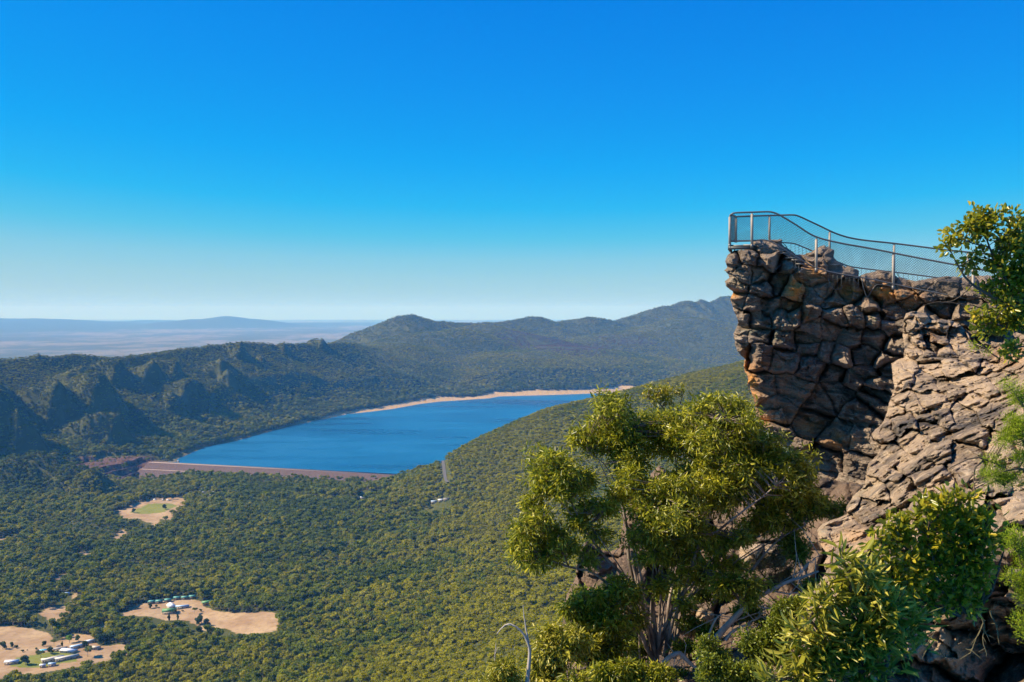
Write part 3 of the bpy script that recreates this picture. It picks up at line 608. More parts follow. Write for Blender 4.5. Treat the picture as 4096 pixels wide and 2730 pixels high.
def scatter_forest():
    # visibility of the land from the viewpoint, column by column
    el = GH / GD[:, None]; mx = np.maximum.accumulate(el, axis=0)
    vis = (el >= mx - 14.0 / GD[:, None])
    vis[1:] |= vis[:-1].copy(); 
    N = 1500000
    edges = [(350, 3000, 62.0), (3000, 10500, None)]
    pts = []; sc = []
    r = rng
    A = .5 * 1.25 * (3000 ** 2 - 350 ** 2); n = int(A / 30)
    d = np.sqrt(r.random(n) * (3000 ** 2 - 350 ** 2) + 350 ** 2); px = 512 + (r.random(n) - .5) * 1.25 * F
    pts.append((px, d, np.ones(n)))
    n = 700000; d = 3000 * (10500 / 3000) ** r.random(n); px = 512 + (r.random(n) - .5) * 1.25 * F
    pts.append((px, d, 1 + (d - 3000) / 3000 * .55))
    px = np.concatenate([p[0] for p in pts]); d = np.concatenate([p[1] for p in pts]); s = np.concatenate([p[2] for p in pts])
    fi = np.interp(d, GD, np.arange(len(GD))); fj = np.interp(px, GPX, np.arange(len(GPX)))
    ok = vis[np.clip(fi.astype(int) + 1, 0, len(GD) - 1), np.clip(fj.astype(int), 0, len(GPX) - 1)]
    px, d, s, fi, fj = px[ok], d[ok], s[ok], fi[ok], fj[ok]
    i = fi.astype(int); j = fj.astype(int); u = fi - i; v = fj - j; i1 = np.minimum(i + 1, len(GD) - 1); j1 = np.minimum(j + 1, len(GPX) - 1)
    z = (GH[i, j] * (1 - u) * (1 - v) + GH[i1, j] * u * (1 - v) + GH[i, j1] * (1 - u) * v + GH[i1, j1] * u * v)
    x = (px - 512) / F * d; P = np.stack([x, d], -1)
    wv = xyz(x, d)
    di, t, ins = lake_info(P)
    wid = 14 + 50 * np.clip((t - 6.5) / 3, 0, 1) * (t < 18)
    ok = ~ins & ((di > wid + 16 * fbm(wv / 90, 3, 15)) | (t > 19) & (di > 8))
    jit = np.stack([14 * fbm(wv / 40, 3, 5), 14 * fbm(wv / 40, 3, 6)], -1)
    for f in FIELDS + GREEN:
        for back in (0, 13, 26, 38): ok &= ~inside(P + jit * .7 + np.array((0, back)), f)   # keep the near rim open, the crowns there would hide the field
    fr = (DAM_B - DAM_A); L = np.linalg.norm(fr); fr = fr / L; dn = np.array((fr[1], -fr[0]))
    uu = (P - DAM_A) @ fr; vv = (P - DAM_A) @ dn
    ok &= ~((uu > -30) & (uu < L + 20) & (vv > -40) & (vv < 38 - 24 * uu / L + 6 * fbm(wv / 30, 2, 9)))
    rq = np.hypot((P[:, 0] - QC[0]) / 175, (P[:, 1] - QC[1]) / 160) + .25 * fbm(wv / 50, 3, 19)
    ok &= ~((rq < .92) & (r.random(len(x)) < .96))
    for rd in ROADS: ok &= (seg_info(P, rd)[0] > 9) & (seg_info(P + np.array((0, 14)), rd)[0] > 8)
    for b in BUILD_SPOTS:
        ok &= np.hypot(x - b[0], d - b[1]) > b[2]
        if b[2] > 6.6: ok &= ~((np.abs(x - b[0]) < b[2] * .9) & (d < b[1]) & (d > b[1] - b[2] - .024 * b[1]))
    ok &= ~((d > 8800) & (z < -440))
    thin = fbm(wv / 160, 4, 88); ok &= (thin > -.42) | (r.random(len(x)) < .45)
    gy = np.gradient(GH, axis=0) / np.gradient(GD)[:, None]; gx = np.gradient(GH, axis=1) / (GD[:, None] * (GPX[1] - GPX[0]) / F); sl_ = ((-gx * sv.x - gy * sv.y + sv.z) / np.sqrt(1 + gx ** 2 + gy ** 2))[np.clip(np.interp(d, GD, np.arange(len(GD))).astype(int), 0, len(GD) - 1), np.clip(np.interp(px, GPX, np.arange(len(GPX))).astype(int), 0, len(GPX) - 1)]
    ok &= (sl_ > .12) | (r.random(len(x)) < .45)
    x, d, z, s, px, thin = x[ok], d[ok], z[ok], s[ok], px[ok], thin[ok]
    patch = 1.1 * fbm(xyz(x, d)[:, :] / 200, 5, 71) + r.normal(size=len(x)) * .28
    olive = np.clip((1700 - d) / 1500, -0.3, 1) * .5 + np.clip((px - 350) / 600, 0, .4)
    kind = np.where(patch < -.22 - olive * .35, 4, np.where(patch + olive * 1.4 > .28, r.choice([0, 1, 5], len(x)), r.choice([2, 3, 0], len(x))))
    sc = s * (.50 + .76 * r.random(len(x)) ** 1.5) * np.where(thin < -.2, .8, 1); scz = (.7 + .5 * r.random(len(x))) * np.clip(1.25 - d / 14000, .6, 1)
    # low dry slopes carry smaller trees than the valley floor
    low = np.clip((z + 430) / 160, 0, 1); sc = sc * (1 - .33 * low); scz = scz * (1 - .42 * low)
    burn = np.exp(-((px - 545) / 75) ** 2 - ((np.log(d) - math.log(6500)) / .13) ** 2) + .8 * np.exp(-((px - 640) / 60) ** 2 - ((np.log(d) - math.log(6700)) / .1) ** 2)
    kc = un(48, 451, 2480); kind = np.where(np.hypot(x - kc[0], d - kc[1]) < 135, 4, kind)  # knoll's shaded look put into colour: every tree on it gets the dark foliage
    kind = np.where(burn * (1 + .9 * fbm(xyz(x, d) / 420, 4, 5)) > .55 + .5 * r.random(len(x)), 6, kind)
    # the trees that show largest stand as single objects
    rz = r.random(len(x)) * 6.283; row = 312 - z / d * F
    cand = np.where((px > 4) & (px < 492) & (row < 676) & (d < 1400))[0]; cand = cand[np.argsort(-(sc[cand] * (1 + scz[cand]) / d[cand]))][:238]
    what = ['broad olive crowned gum', 'olive gum', 'grey green gum with a broad crown', 'tall grey green gum', 'dark green gum', 'low spreading olive gum', 'reddish scrub tree']
    for i in cand:
        k = int(kind[i]); t = bpy.data.objects.new('forest_tree', None); COL.objects.link(t); t.location = (x[i], d[i], z[i] - .3); t.rotation_euler = (0, 0, rz[i]); t.scale = (sc[i], sc[i], sc[i] * scz[i])
        tag(t, what[k] + ' in the nearest part of the valley forest', 'tree', 'largest trees of the valley forest, ' + what[k])
        for me_, nm in zip(KINDS[k], ('crown', 'trunk')): o = bpy.data.objects.new(nm, me_); COL.objects.link(o); o.parent = t
    keep = np.ones(len(x), bool); keep[cand] = False
    x, d, z, sc, scz, kind, rz = [q[keep] for q in (x, d, z, sc, scz, kind, rz)]
    V = np.stack([x, d, z - .3], -1)
    me = bpy.data.meshes.new('forest'); me.vertices.add(len(V)); me.vertices.foreach_set('co', V.astype(np.float32).ravel())
    a = me.attributes.new('kind', 'INT', 'POINT'); a.data.foreach_set('value', kind.astype(np.int32))
    a = me.attributes.new('rz', 'FLOAT', 'POINT'); a.data.foreach_set('value', rz.astype(np.float32))
    a = me.attributes.new('sc', 'FLOAT_VECTOR', 'POINT'); a.data.foreach_set('vector', np.stack([sc, sc, sc * scz], -1).astype(np.float32).ravel())
    o = bpy.data.objects.new('forest', me); COL.objects.link(o)
    g = bpy.data.node_groups.new('scatter trees', 'GeometryNodeTree')
    g.interface.new_socket('Geometry', in_out='INPUT', socket_type='NodeSocketGeometry'); g.interface.new_socket('Geometry', in_out='OUTPUT', socket_type='NodeSocketGeometry')
    N = g.nodes.new; i_ = N('NodeGroupInput'); o_ = N('NodeGroupOutput'); ip = N('GeometryNodeInstanceOnPoints'); ci = N('GeometryNodeCollectionInfo')
    ci.inputs['Collection'].default_value = HIDE; ci.inputs['Separate Children'].default_value = True; ci.inputs['Reset Children'].default_value = True
    def at(nm, ty):
        q = N('GeometryNodeInputNamedAttribute'); q.data_type = ty; q.inputs['Name'].default_value = nm; return q.outputs['Attribute']
    l = g.links.new; l(i_.outputs[0], ip.inputs['Points']); l(ci.outputs[0], ip.inputs['Instance']); ip.inputs['Pick Instance'].default_value = True
    l(at('kind', 'INT'), ip.inputs['Instance Index'])
    cx = N('ShaderNodeCombineXYZ'); l(at('rz', 'FLOAT'), cx.inputs[2]); l(cx.outputs[0], ip.inputs['Rotation'])
    l(at('sc', 'FLOAT_VECTOR'), ip.inputs['Scale']); l(ip.outputs[0], o_.inputs[0])
    md = o.modifiers.new('trees', 'NODES'); md.node_group = g
    tag(o, 'unbroken eucalypt forest covering the valley floor and the ranges', 'forest', kind='stuff')
scatter_forest()

# ------------------------------------------------------------------ foreground rock
# positions below are read off enlargements of the photograph; these bring them to its 1024 wide frame
def r1(p): p = np.asarray(p, float); return np.stack([700 + .1377 * p[..., 0], 195 + .1377 * p[..., 1]], -1)
def r2(p): p = np.asarray(p, float); return np.stack([700 + .1961 * p[..., 0], 375 + .1961 * p[..., 1]], -1)
def r3(p): p = np.asarray(p, float); return np.stack([475 + .2040 * p[..., 0], 362.5 + .2040 * p[..., 1]], -1)

def rock_mat(name, tones, orange=.25, lichen=.25, dark=.4, scale=1.0):
    m = NT(name, 0.88, 0.25); p = m.pos((scale,) * 3); st = m.pos((scale * .8, scale * .8, scale * 3.2), (0, R(-14), 0))
    n1 = m.noise(1.6, 6, p, .62); n2 = m.noise(7, 5, p, .65); n3 = m.noise(2.6, 6, st, .65, .6); n4 = m.noise(.9, 5, m.pos((scale,) * 3, (1, .4, .2)), .6); n5 = m.noise(28, 3, p, .6)
    blk = m.attr('block').outputs['Fac']
    f = m.math('ADD', m.math('MULTIPLY', n1, .6), m.math('MULTIPLY', blk, .4))
    c = m.mix(m.ramp(f, [(.36, 0), (.62, 1)]), tones[0], tones[1])
    c = m.mix(m.ramp(n3, [(.50, 0), (.66, 1)]), c, tones[2])
    c = m.mix(m.math('MULTIPLY', m.ramp(n4, [(.52, 0), (.66, 1)]), dark), c, (.045, .040, .036))
    c = m.mix(m.math('MULTIPLY', m.ramp(n2, [(.56, 0), (.68, 1)]), lichen), c, (.34, .325, .265))
    c = m.mix(m.math('MULTIPLY', m.attr('orange').outputs['Fac'], m.ramp(n1, [(.32, 0), (.50, 1)])), c, (.62, .27, .06))
    c = m.mix(m.math('MULTIPLY', m.attr('green').outputs['Fac'], m.ramp(n2, [(.45, 0), (.6, 1)])), c, (.16, .21, .14))
    c = m.mix(m.math('MULTIPLY', m.ramp(n5, [(.40, 1), (.55, 0)]), .35), c, tones[3])
    m.color(c)
    h = m.math('ADD', m.math('MULTIPLY', n2, .6), m.math('ADD', m.math('MULTIPLY', n3, .8), m.math('MULTIPLY', n5, .25)))
    m.bump(h, 1.0, .10); return m.m

def tps(ctrl):
    C = np.array(ctrl, float); X = C[:, :2] / 100; n = len(C)
    A = np.zeros((n + 3, n + 3)); A[:n, :n] = _phi(((X[:, None] - X[None]) ** 2).sum(-1)) + np.eye(n) * .02
    A[:n, n] = 1; A[:n, n + 1:] = X; A[n:, :n] = A[:n, n:].T
    w = np.linalg.solve(A, np.concatenate([C[:, 2], np.zeros(3)]))
    def f(px, py):
        Q = np.stack([px, py], -1) / 100; o = w[n] + Q @ w[n + 1:]
        for i in range(n): o = o + w[i] * _phi(((Q - X[i]) ** 2).sum(-1))
        return o
    return f

def rock(name, poly, ctrl, seeds, mat, step=.6, tilt=12, ay=1.3, bulge=.35, crack=.22, crack_w=.07, edge=.9, thick=4.0, strata=.06, fine=.05, seed=1, orange=None, green=None, jitter=1.5, prot=.22, weak=1.3, ledge=0.0, small=.10, bias=.1, warp=3.0, kind=None, label=None, cat=None, rough=.18):
    poly = np.asarray(poly, float); x0, y0 = poly.min(0) - 3; x1, y1 = poly.max(0) + 3
    gx = np.arange(x0, x1, step); gy = np.arange(y0, y1, step); PX, PY = np.meshgrid(gx, gy); n, k = PX.shape
    g = np.stack([PX, PY], -1); z = np.zeros_like(PX)
    jx = jitter * fbm(xyz(PX / 9, PY / 9, z + seed), 4, seed); jy = jitter * fbm(xyz(PX / 9, PY / 9, z + seed + 9), 4, seed + 5)
    G = g + np.stack([jx, jy], -1)
    m = inside(G, poly); e, _, _ = seg_info(G, poly, True)
    D0 = tps(ctrl)(PX, PY); mpp = D0 / F
    # joint blocks
    S = np.asarray(seeds, float); a = R(tilt); rot = np.array([[math.cos(a), math.sin(a)], [-math.sin(a), math.cos(a)]]); sc = np.array((1, ay))
    wj = warp
    Gw = g + np.stack([wj * fbm(xyz(PX / 14, PY / 14, z + 3 + seed), 3, 31), wj * fbm(xyz(PX / 14, PY / 14, z + 7 + seed), 3, 33)], -1)
    Q = (Gw @ rot.T) * sc; T = (S[:, :2] @ rot.T) * sc; bw = S[:, 2] if S.shape[1] > 2 else np.zeros(len(S))
    f1 = np.full(PX.shape, 1e18); f2 = np.full(PX.shape, 1e18); i1 = np.zeros(PX.shape, int); i2 = np.zeros(PX.shape, int)
    for i in range(len(S)):
        d = ((Q - T[i]) ** 2).sum(-1) - bw[i] ** 2
        c1 = d < f1; c2 = (~c1) & (d < f2)
        f2 = np.where(c1, f1, np.where(c2, d, f2)); i2 = np.where(c1, i1, np.where(c2, i, i2)); f1 = np.where(c1, d, f1); i1 = np.where(c1, i, i1)
    sep = np.linalg.norm(T[i1] - T[i2], axis=-1) + 1e-6; w = (f2 - f1) / (2 * sep) * mpp          # metres from the joint
    rr = np.random.default_rng(seed); pr = rr.normal(size=len(S)) * prot; colr = rr.random(len(S))
    ax = rr.normal(size=(len(S), 2)) * .20; ax[:, 1] += bias
    loc = (g - S[i1][..., :2]) * mpp[..., None]
    lo = np.minimum(i1, i2); hi = np.maximum(i1, i2); js = (_h(lo, hi, lo * 0, seed) + 1) / 2
    js = np.clip(.08 + 1.25 * js ** weak, 0, 1.25)                 # every joint has its own strength, many hardly open
    bj = bulge * (.45 + .75 * js); t = np.clip(w / (bj * 1.15), 0, 1); pill = bj * np.sqrt(np.clip(1 - (1 - t) ** 2, 0, 1)) * np.clip(.25 + js, 0, 1) - bulge * .4 * js
    W3 = un(PX, PY, D0)
    q = W3.copy()
    cr = crack * js * (.35 + .9 * np.clip(vnoise(q * .7) + .5, 0, 1)) * np.exp(-(w / (crack_w * (.5 + js))) ** 2)
    rel = pill - cr + pr[i1] + (loc * ax[i1]).sum(-1).clip(-.45, .45)
    qs = q @ np.array([[math.cos(R(14)), 0, math.sin(R(14))], [0, 1, 0], [-math.sin(R(14)), 0, math.cos(R(14))]])
    sn = fbm(qs * np.array((.9, .9, 5.5)), 4, seed + 50, .55)
    rel = rel + strata * sn * 2 + rough * fbm(q * 1.7, 4, seed + 60) + fine * fbm(q * 9, 3, seed + 70, .6)
    qq = np.stack([Q[..., 0] * mpp / .33, Q[..., 1] * mpp / .33], -1) + .35 * np.stack([jx, jy], -1); ci = np.floor(qq); g1 = np.full(PX.shape, 9e9); g2 = np.full(PX.shape, 9e9)
    for ox in (-1, 0, 1):
        for oy in (-1, 0, 1):
            cx_ = ci[..., 0] + ox; cy_ = ci[..., 1] + oy; a_ = cx_.astype(np.int64); b_ = cy_.astype(np.int64)
            dd = (cx_ + .5 + .42 * _h(a_, b_, a_ * 0 + 1, seed) - qq[..., 0]) ** 2 + (cy_ + .5 + .42 * _h(a_, b_, a_ * 0 + 2, seed) - qq[..., 1]) ** 2
            g2 = np.where(dd < g1, g1, np.minimum(g2, dd)); g1 = np.minimum(g1, dd)
    sm = np.clip(vnoise(q * .8 + 5, seed + 3) * 1.6 + .45, 0, 1); rel = rel + small * sm * (np.clip((np.sqrt(g2) - np.sqrt(g1)) * 2.4, 0, 1) ** .6 - .6)
    if ledge:                                       # bedding steps that break back along the strata
        s_ = qs[..., 2] * 1.0 + .35 * fbm(q * .9, 3, seed + 77); per = .55; fr_ = s_ / per - np.floor(s_ / per)
        amp = ledge * np.clip(.5 + 1.2 * vnoise(q * np.array((.6, .6, 1.4)), seed + 5), 0, 1.3)
        rel = rel + amp * (np.minimum(fr_ * 1.6, 1) - np.clip((fr_ - .82) / .18, 0, 1) * 1.0) + ledge * .7 * fbm(q * np.array((1.3, 1.3, 3.2)), 4, seed + 81, .5, True)
    em = e * mpp; ed = edge * (.7 + .5 * fbm(q * .8, 2, 91)); tt = np.clip(em / np.maximum(ed, .1), 0, 1)
    back = edge * (1 - np.sqrt(np.clip(1 - (1 - tt) ** 2, 0, 1)))
    D = D0 - rel + back
    V = un(PX, PY, D); Vb = un(PX, PY, D0 + thick - back * 1.2)
    idx = -np.ones(PX.shape, int); fc = m[:-1, :-1] & m[1:, :-1] & m[:-1, 1:] & m[1:, 1:]
    use = np.zeros(PX.shape, bool)
    for a_, b_ in ((0, 0), (1, 0), (0, 1), (1, 1)): use[a_:n - 1 + a_, b_:k - 1 + b_] |= fc
    idx[use] = np.arange(use.sum()); nf = use.sum()
    qd = np.stack([idx[:-1, :-1], idx[1:, :-1], idx[1:, 1:], idx[:-1, 1:]], -1)[fc]
    qb = qd[:, ::-1] + nf
    # close the rim
    E = np.concatenate([qd[:, [0, 1]], qd[:, [1, 2]], qd[:, [2, 3]], qd[:, [3, 0]]]); key = np.sort(E, 1); key = key[:, 0].astype(np.int64) * (nf + 1) + key[:, 1]
    u_, inv, cnt = np.unique(key, return_inverse=True, return_counts=True); B = E[cnt[inv] == 1]
    rim = np.stack([B[:, 1], B[:, 0], B[:, 0] + nf, B[:, 1] + nf], -1)
    def spots(lst):
        o = np.zeros(PX.shape)
        for (cx, cy, rx, ry, s) in (lst or []): o = np.maximum(o, s * np.exp(-(((PX - cx) / rx) ** 2 + ((PY - cy) / ry) ** 2)))
        return o[use]
    org = spots(orange); grn = spots(green); blk = colr[i1][use]
    AV = np.concatenate([V[use], Vb[use]])
    o = mesh_from(name, AV, [qd, qb, rim], mat, True, attrs=dict(block=np.tile(blk, 2), orange=np.tile(org, 2), green=np.tile(grn, 2)))
    tag(o, label, cat, kind=kind); o['_'] = 0; del o['_']
    return o

def fill_seeds(poly, spacing, have=None, seed=3):
    """scatter seeds with a given spacing (may depend on position), keeping off the listed ones"""
    r = np.random.default_rng(seed); out = [] if have is None else [tuple(p) + (0,) * (3 - len(p)) for p in have]
    x0, y0 = poly.min(0) - 20; x1, y1 = poly.max(0) + 20
    for _ in range(9000):
        x = x0 + r.random() * (x1 - x0); y = y0 + r.random() * (y1 - y0); s = spacing(x, y) if callable(spacing) else spacing
        if all(((x - p[0]) / 1.15) ** 2 + ((y - p[1]) * 1.15) ** 2 > s * s for p in out): out.append((x, y, 0))
    return out

RM1 = rock_mat('weathered sandstone', [(.150, .112, .080), (.28, .205, .140), (.38, .285, .20), (.07, .055, .045)], dark=.6, lichen=.5)
RM2 = rock_mat('pale tan sandstone', [(.21, .150, .095), (.44, .31, .19), (.54, .40, .26), (.10, .072, .052)], dark=.95, lichen=.5)
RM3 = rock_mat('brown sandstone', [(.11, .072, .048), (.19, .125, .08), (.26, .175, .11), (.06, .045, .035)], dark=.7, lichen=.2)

def build_rocks():
    P = np.concatenate([r1([(385, 336), (500, 322), (600, 320), (602, 350), (640, 392), (690, 432), (760, 432), (820, 402), (870, 372), (905, 360), (975, 395), (970, 450), (1010, 490), (1060, 520), (1120, 522), (1155, 545), (1150, 590), (1200, 565), (1290, 547),
         (1400, 562), (1440, 602), (1560, 620), (1700, 602), (1800, 590), (1960, 590), (2100, 580), (2200, 600), (2353, 640), (2560, 660), (2560, 1560)]),
         r2([(1900, 1700), (900, 1400), (760, 760), (745, 672), (680, 620), (620, 580), (590, 510), (560, 430), (500, 400), (420, 360), (350, 290), (300, 250), (290, 220), (275, 130), (250, 40)]),
         r1([(370, 1470), (352, 1400), (338, 1310), (318, 1250), (325, 1190), (288, 1160), (262, 1120), (252, 1060), (245, 1000), (270, 965), (280, 930), (240, 850), (224, 790), (220, 740), (240, 704), (190, 662), (176, 630), (210, 602), (204, 580), (176, 545), (195, 520), (183, 480), (200, 432), (250, 402), (320, 396), (380, 388)])])
    S = r1([(240, 480), (360, 450), (520, 480), (620, 500), (500, 345), (270, 650), (335, 590), (430, 600), (450, 690), (570, 640), (690, 680), (800, 600), (830, 720), (890, 700), (880, 410), (930, 440), (860, 490), (980, 500),
            (250, 760), (390, 790), (520, 800), (640, 830), (780, 880), (980, 770), (1090, 730), (1340, 730), (1220, 790), (1540, 770), (1760, 820), (1900, 860), (2020, 840),
            (310, 900), (430, 910), (600, 900), (690, 870), (820, 950), (1000, 900), (1120, 900), (1260, 900), (1400, 860), (300, 1010), (440, 1020), (610, 1060), (780, 1060), (950, 985), (1100, 1030), (1270, 1050), (1400, 950), (1400, 1090),
            (300, 1120), (430, 1150), (610, 1190), (800, 1110), (910, 1130), (1020, 1170), (1220, 1170), (1350, 1200), (810, 1230), (980, 1270), (1120, 1320), (1210, 1290), (1310, 1390), (1400, 1260),
            (430, 1400), (700, 1400), (1000, 1460), (1250, 1500), (1300, 600), (1600, 650), (1490, 690), (1800, 650), (1950, 690), (2100, 660), (2250, 700), (1700, 720), (2150, 780), (2300, 820), (1650, 900), (1800, 1000)])
    S2 = r2([(400, 180), (620, 130), (820, 180), (560, 250), (700, 330), (830, 350), (650, 430), (800, 440), (620, 540), (740, 580), (380, 300), (480, 380), (900, 100)])
    seeds = [tuple(p) + (0,) for p in S] + [tuple(p) + (0,) for p in S2]
    seeds = fill_seeds(P, lambda x, y: np.interp(y, [300, 360, 395], [24, 32, 78]), seeds)
    og = [(*r1((x, y)), rx, ry, s) for x, y, rx, ry, s in [(690, 700, 12, 16, 1), (820, 560, 12, 8, .6), (1090, 700, 12, 7, .9), (1340, 710, 16, 10, 1.0), (1540, 740, 12, 8, .5), (620, 620, 8, 9, .6), (760, 880, 7, 6, .5), (1400, 800, 9, 7, .5), (370, 1400, 7, 22, 1.1), (340, 1230, 5, 12, .9), (240, 720, 8, 5, .9), (400, 1500, 8, 12, .8), (500, 1250, 18, 8, .35)]]
    og += [(*r2((320, 230)), 8, 6, .8), (*r2((560, 260)), 14, 10, .5), (*r2((700, 330)), 16, 12, .45)]
    gr = [(*r1((x, y)), rx, ry, s) for x, y, rx, ry, s in [(600, 1000, 14, 10, .8), (600, 870, 12, 6, .9), (1220, 900, 14, 8, .7), (300, 640, 10, 8, .5), (430, 980, 10, 5, .8), (350, 990, 8, 5, .6), (620, 1200, 10, 6, .5), (1000, 960, 14, 6, .4)]]
    ctrl = [(722, 250, 32.7), (722, 330, 32.9), (740, 400, 33.4), (760, 450, 34.0), (800, 260, 33.2), (800, 330, 33.0), (800, 420, 33.9), (830, 250, 33.6), (850, 280, 32.9), (870, 350, 32.4), (890, 420, 32.6), (950, 290, 32.0), (1024, 300, 31.0), (1024, 380, 29), (850, 520, 31)]
    rock('pinnacle', P, ctrl, seeds, RM1, .45, 10, 1.3, .46, .50, .065, .8, 5, .09, .05, 11, og, gr, kind='structure', label='tall overhanging pinnacle of blocky brown sandstone under the metal lookout', prot=.26, weak=2.1, ledge=.20, small=.09, bias=.12, warp=4.5, rough=.28)
    # buttress in front, catching the sun
    P2 = np.concatenate([r1([(1495, 858), (1560, 840), (1640, 858), (1668, 905), (1760, 900), (1840, 918), (1900, 950), (1950, 1010), (1972, 1060), (2050, 1095), (2110, 1135), (2180, 1090), (2353, 1050), (2600, 1000)]),
         np.array([(1070, 760), (790, 760)]), r2([(470, 1568), (455, 1445), (510, 1400), (568, 1330), (552, 1260), (545, 1190), (530, 1150), (555, 1130), (612, 1060), (640, 1000), (628, 960), (650, 920), (610, 860), (597, 790), (622, 758), (752, 710),
         (748, 668), (780, 620), (838, 560), (843, 500), (860, 450), (908, 402), (880, 380), (856, 330), (940, 230), (972, 120)]),
         r1([(1372, 1500), (1408, 1420), (1396, 1320), (1382, 1215), (1440, 1190), (1480, 1180), (1488, 1120), (1474, 1060), (1468, 960), (1480, 900)])])
    sp = lambda x, y: np.interp(y, [330, 420, 520, 650], [11.5, 17, 27, 44])
    S = [tuple(p) + (0,) for p in r1([(1560, 950), (1600, 1040), (1740, 960), (1860, 1010), (1720, 1030), (1700, 1090), (1650, 1170), (1800, 1140), (1900, 1110), (1450, 1300), (1500, 1230), (1700, 1250), (1640, 1330), (1850, 1260), (1820, 1400), (1700, 1480), (2100, 1230), (2050, 1380), (2000, 1480), (2250, 1250)])]
    c2 = [(907, 312, 28), (940, 345, 26.5), (990, 345, 25.5), (1030, 350, 22), (900, 380, 24.5), (960, 390, 21.5), (1024, 410, 16.5), (880, 440, 20.5), (930, 440, 18), (1024, 470, 13.5), (850, 490, 18.5), (820, 535, 16), (870, 540, 14), (940, 520, 13), (1024, 540, 10.5),
          (805, 600, 12.5), (860, 620, 11.2), (800, 670, 10.5), (900, 640, 11.5), (960, 600, 11.5), (1024, 610, 12), (1000, 660, 12.5), (900, 740, 9.8), (1024, 740, 9.5)]
    rock('buttress', P2, c2, fill_seeds(P2, sp, S, 5), RM2, .5, 22, 1.7, .30, .30, .05, .7, 5, .09, .05, 23, [(820, 550, 12, 12, .35), (860, 540, 25, 12, .3), (1010, 355, 16, 10, .5), (930, 335, 10, 8, .25)], [(850, 490, 20, 10, .5), (820, 535, 16, 8, .4)], kind='structure', label='sunlit tan sandstone buttress stepping down in front of the pinnacle', prot=.24, rough=.48, weak=1.8, ledge=.32, small=.14, bias=.60, warp=6.5)
    # darker rock behind and below the tall gum
    P3_ = np.concatenate([r3([(425, 1330), (432, 1270), (440, 1165), (490, 1050), (510, 920), (548, 868), (600, 905), (660, 925), (705, 900), (730, 760), (765, 650), (810, 640), (860, 545), (905, 500), (960, 560), (1150, 620), (1350, 640), (1500, 560), (1700, 560), (1900, 600)]), np.array([(960, 800), (560, 800)])])
    c3 = [(560, 620, 31), (575, 540, 31.5), (640, 500, 32), (700, 500, 31), (780, 500, 29), (850, 520, 27), (600, 680, 28), (700, 620, 28), (760, 640, 26), (830, 640, 24), (700, 760, 26), (850, 760, 23)]
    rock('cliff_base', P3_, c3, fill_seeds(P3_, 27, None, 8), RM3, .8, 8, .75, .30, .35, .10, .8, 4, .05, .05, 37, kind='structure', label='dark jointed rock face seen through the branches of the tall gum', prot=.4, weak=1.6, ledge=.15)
    # the ledge on which the gum and the shrubs stand
    P4 = np.concatenate([r3([(380, 1568), (430, 1510), (520, 1490), (640, 1470), (760, 1440), (900, 1420), (1050, 1410), (1250, 1330), (1330, 1320), (1420, 1350), (1560, 1330), (1700, 1280)]), np.array([(860, 800), (540, 800)])])
    c4 = [(560, 680, 21), (640, 660, 21.5), (700, 650, 21), (760, 640, 20), (820, 630, 18.5), (640, 720, 19), (760, 720, 17), (820, 720, 15)]
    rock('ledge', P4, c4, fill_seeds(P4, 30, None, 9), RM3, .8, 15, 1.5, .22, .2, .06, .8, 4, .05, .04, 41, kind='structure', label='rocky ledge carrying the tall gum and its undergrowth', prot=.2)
    for nm, pts, D, lab, sd in [('boulder', [(975, 1330), (965, 1260), (990, 1210), (1040, 1190), (1110, 1195), (1170, 1230), (1190, 1290), (1175, 1340), (1080, 1350)], 21.6, 'rounded tan boulder lying just right of the tall gum trunk', 51),
                                ('boulder', [(1290, 960), (1300, 900), (1380, 885), (1480, 890), (1530, 930), (1520, 1000), (1400, 1020), (1310, 1010)], 23, 'brown boulder wedged high up behind the grey dead limbs', 53),
                                ('boulder', [(960, 990), (990, 960), (1040, 970), (1050, 1020), (1040, 1070), (980, 1070)], 23, 'small upright boulder behind the main gum limbs', 55)]:
        q = r3(pts); c = q.mean(0)
        rock(nm, q, [(c[0] - 20, c[1] - 20, D), (c[0] + 20, c[1] - 20, D), (c[0] - 20, c[1] + 20, D - .4), (c[0] + 20, c[1] + 20, D - .4)], [(c[0] - 9, c[1] - 3, 0), (c[0] + 9, c[1] + 2, 0), (c[0], c[1] + 14, 0)], RM2, .6, 10, 1.2, .3, .12, .05, .55, 1.1, .05, .04, sd, label=lab, cat='boulder', prot=.08)
build_rocks()

# ------------------------------------------------------------------ lookout railing, deck and steps
STEEL = NT('galvanised steel', 0.42, 0.5); STEEL.b.inputs['Metallic'].default_value = .35
STEEL.color(STEEL.mix(STEEL.noise(9, 3, STEEL.pos()), (.09, .09, .09), (.19, .18, .16))); STEEL = STEEL.m
PALE = plain('weathered rail steel', (.34, .29, .23), .6, .3, .0, .15, 6)
WIRE = plain('chain link wire', (.07, .08, .08), .5, .4, .3, .1, 6)
def r1w(pts):
    a = np.asarray(pts, float); p = r1(a[:, :2]); return un(p[:, 0], p[:, 1], a[:, 2])
def tube_obj(name, pts, rad, mat, parent, sides=8):
    pts = np.asarray(pts, float); V, Q = tubes([(pts, np.full(len(pts), rad))], sides)
    k = len(pts); caps = [np.array([list(range(sides))[::-1]]), np.array([list(range((k - 1) * sides, k * sides))])]
    return mesh_from(name, V, [Q] + caps, mat, True, parent)
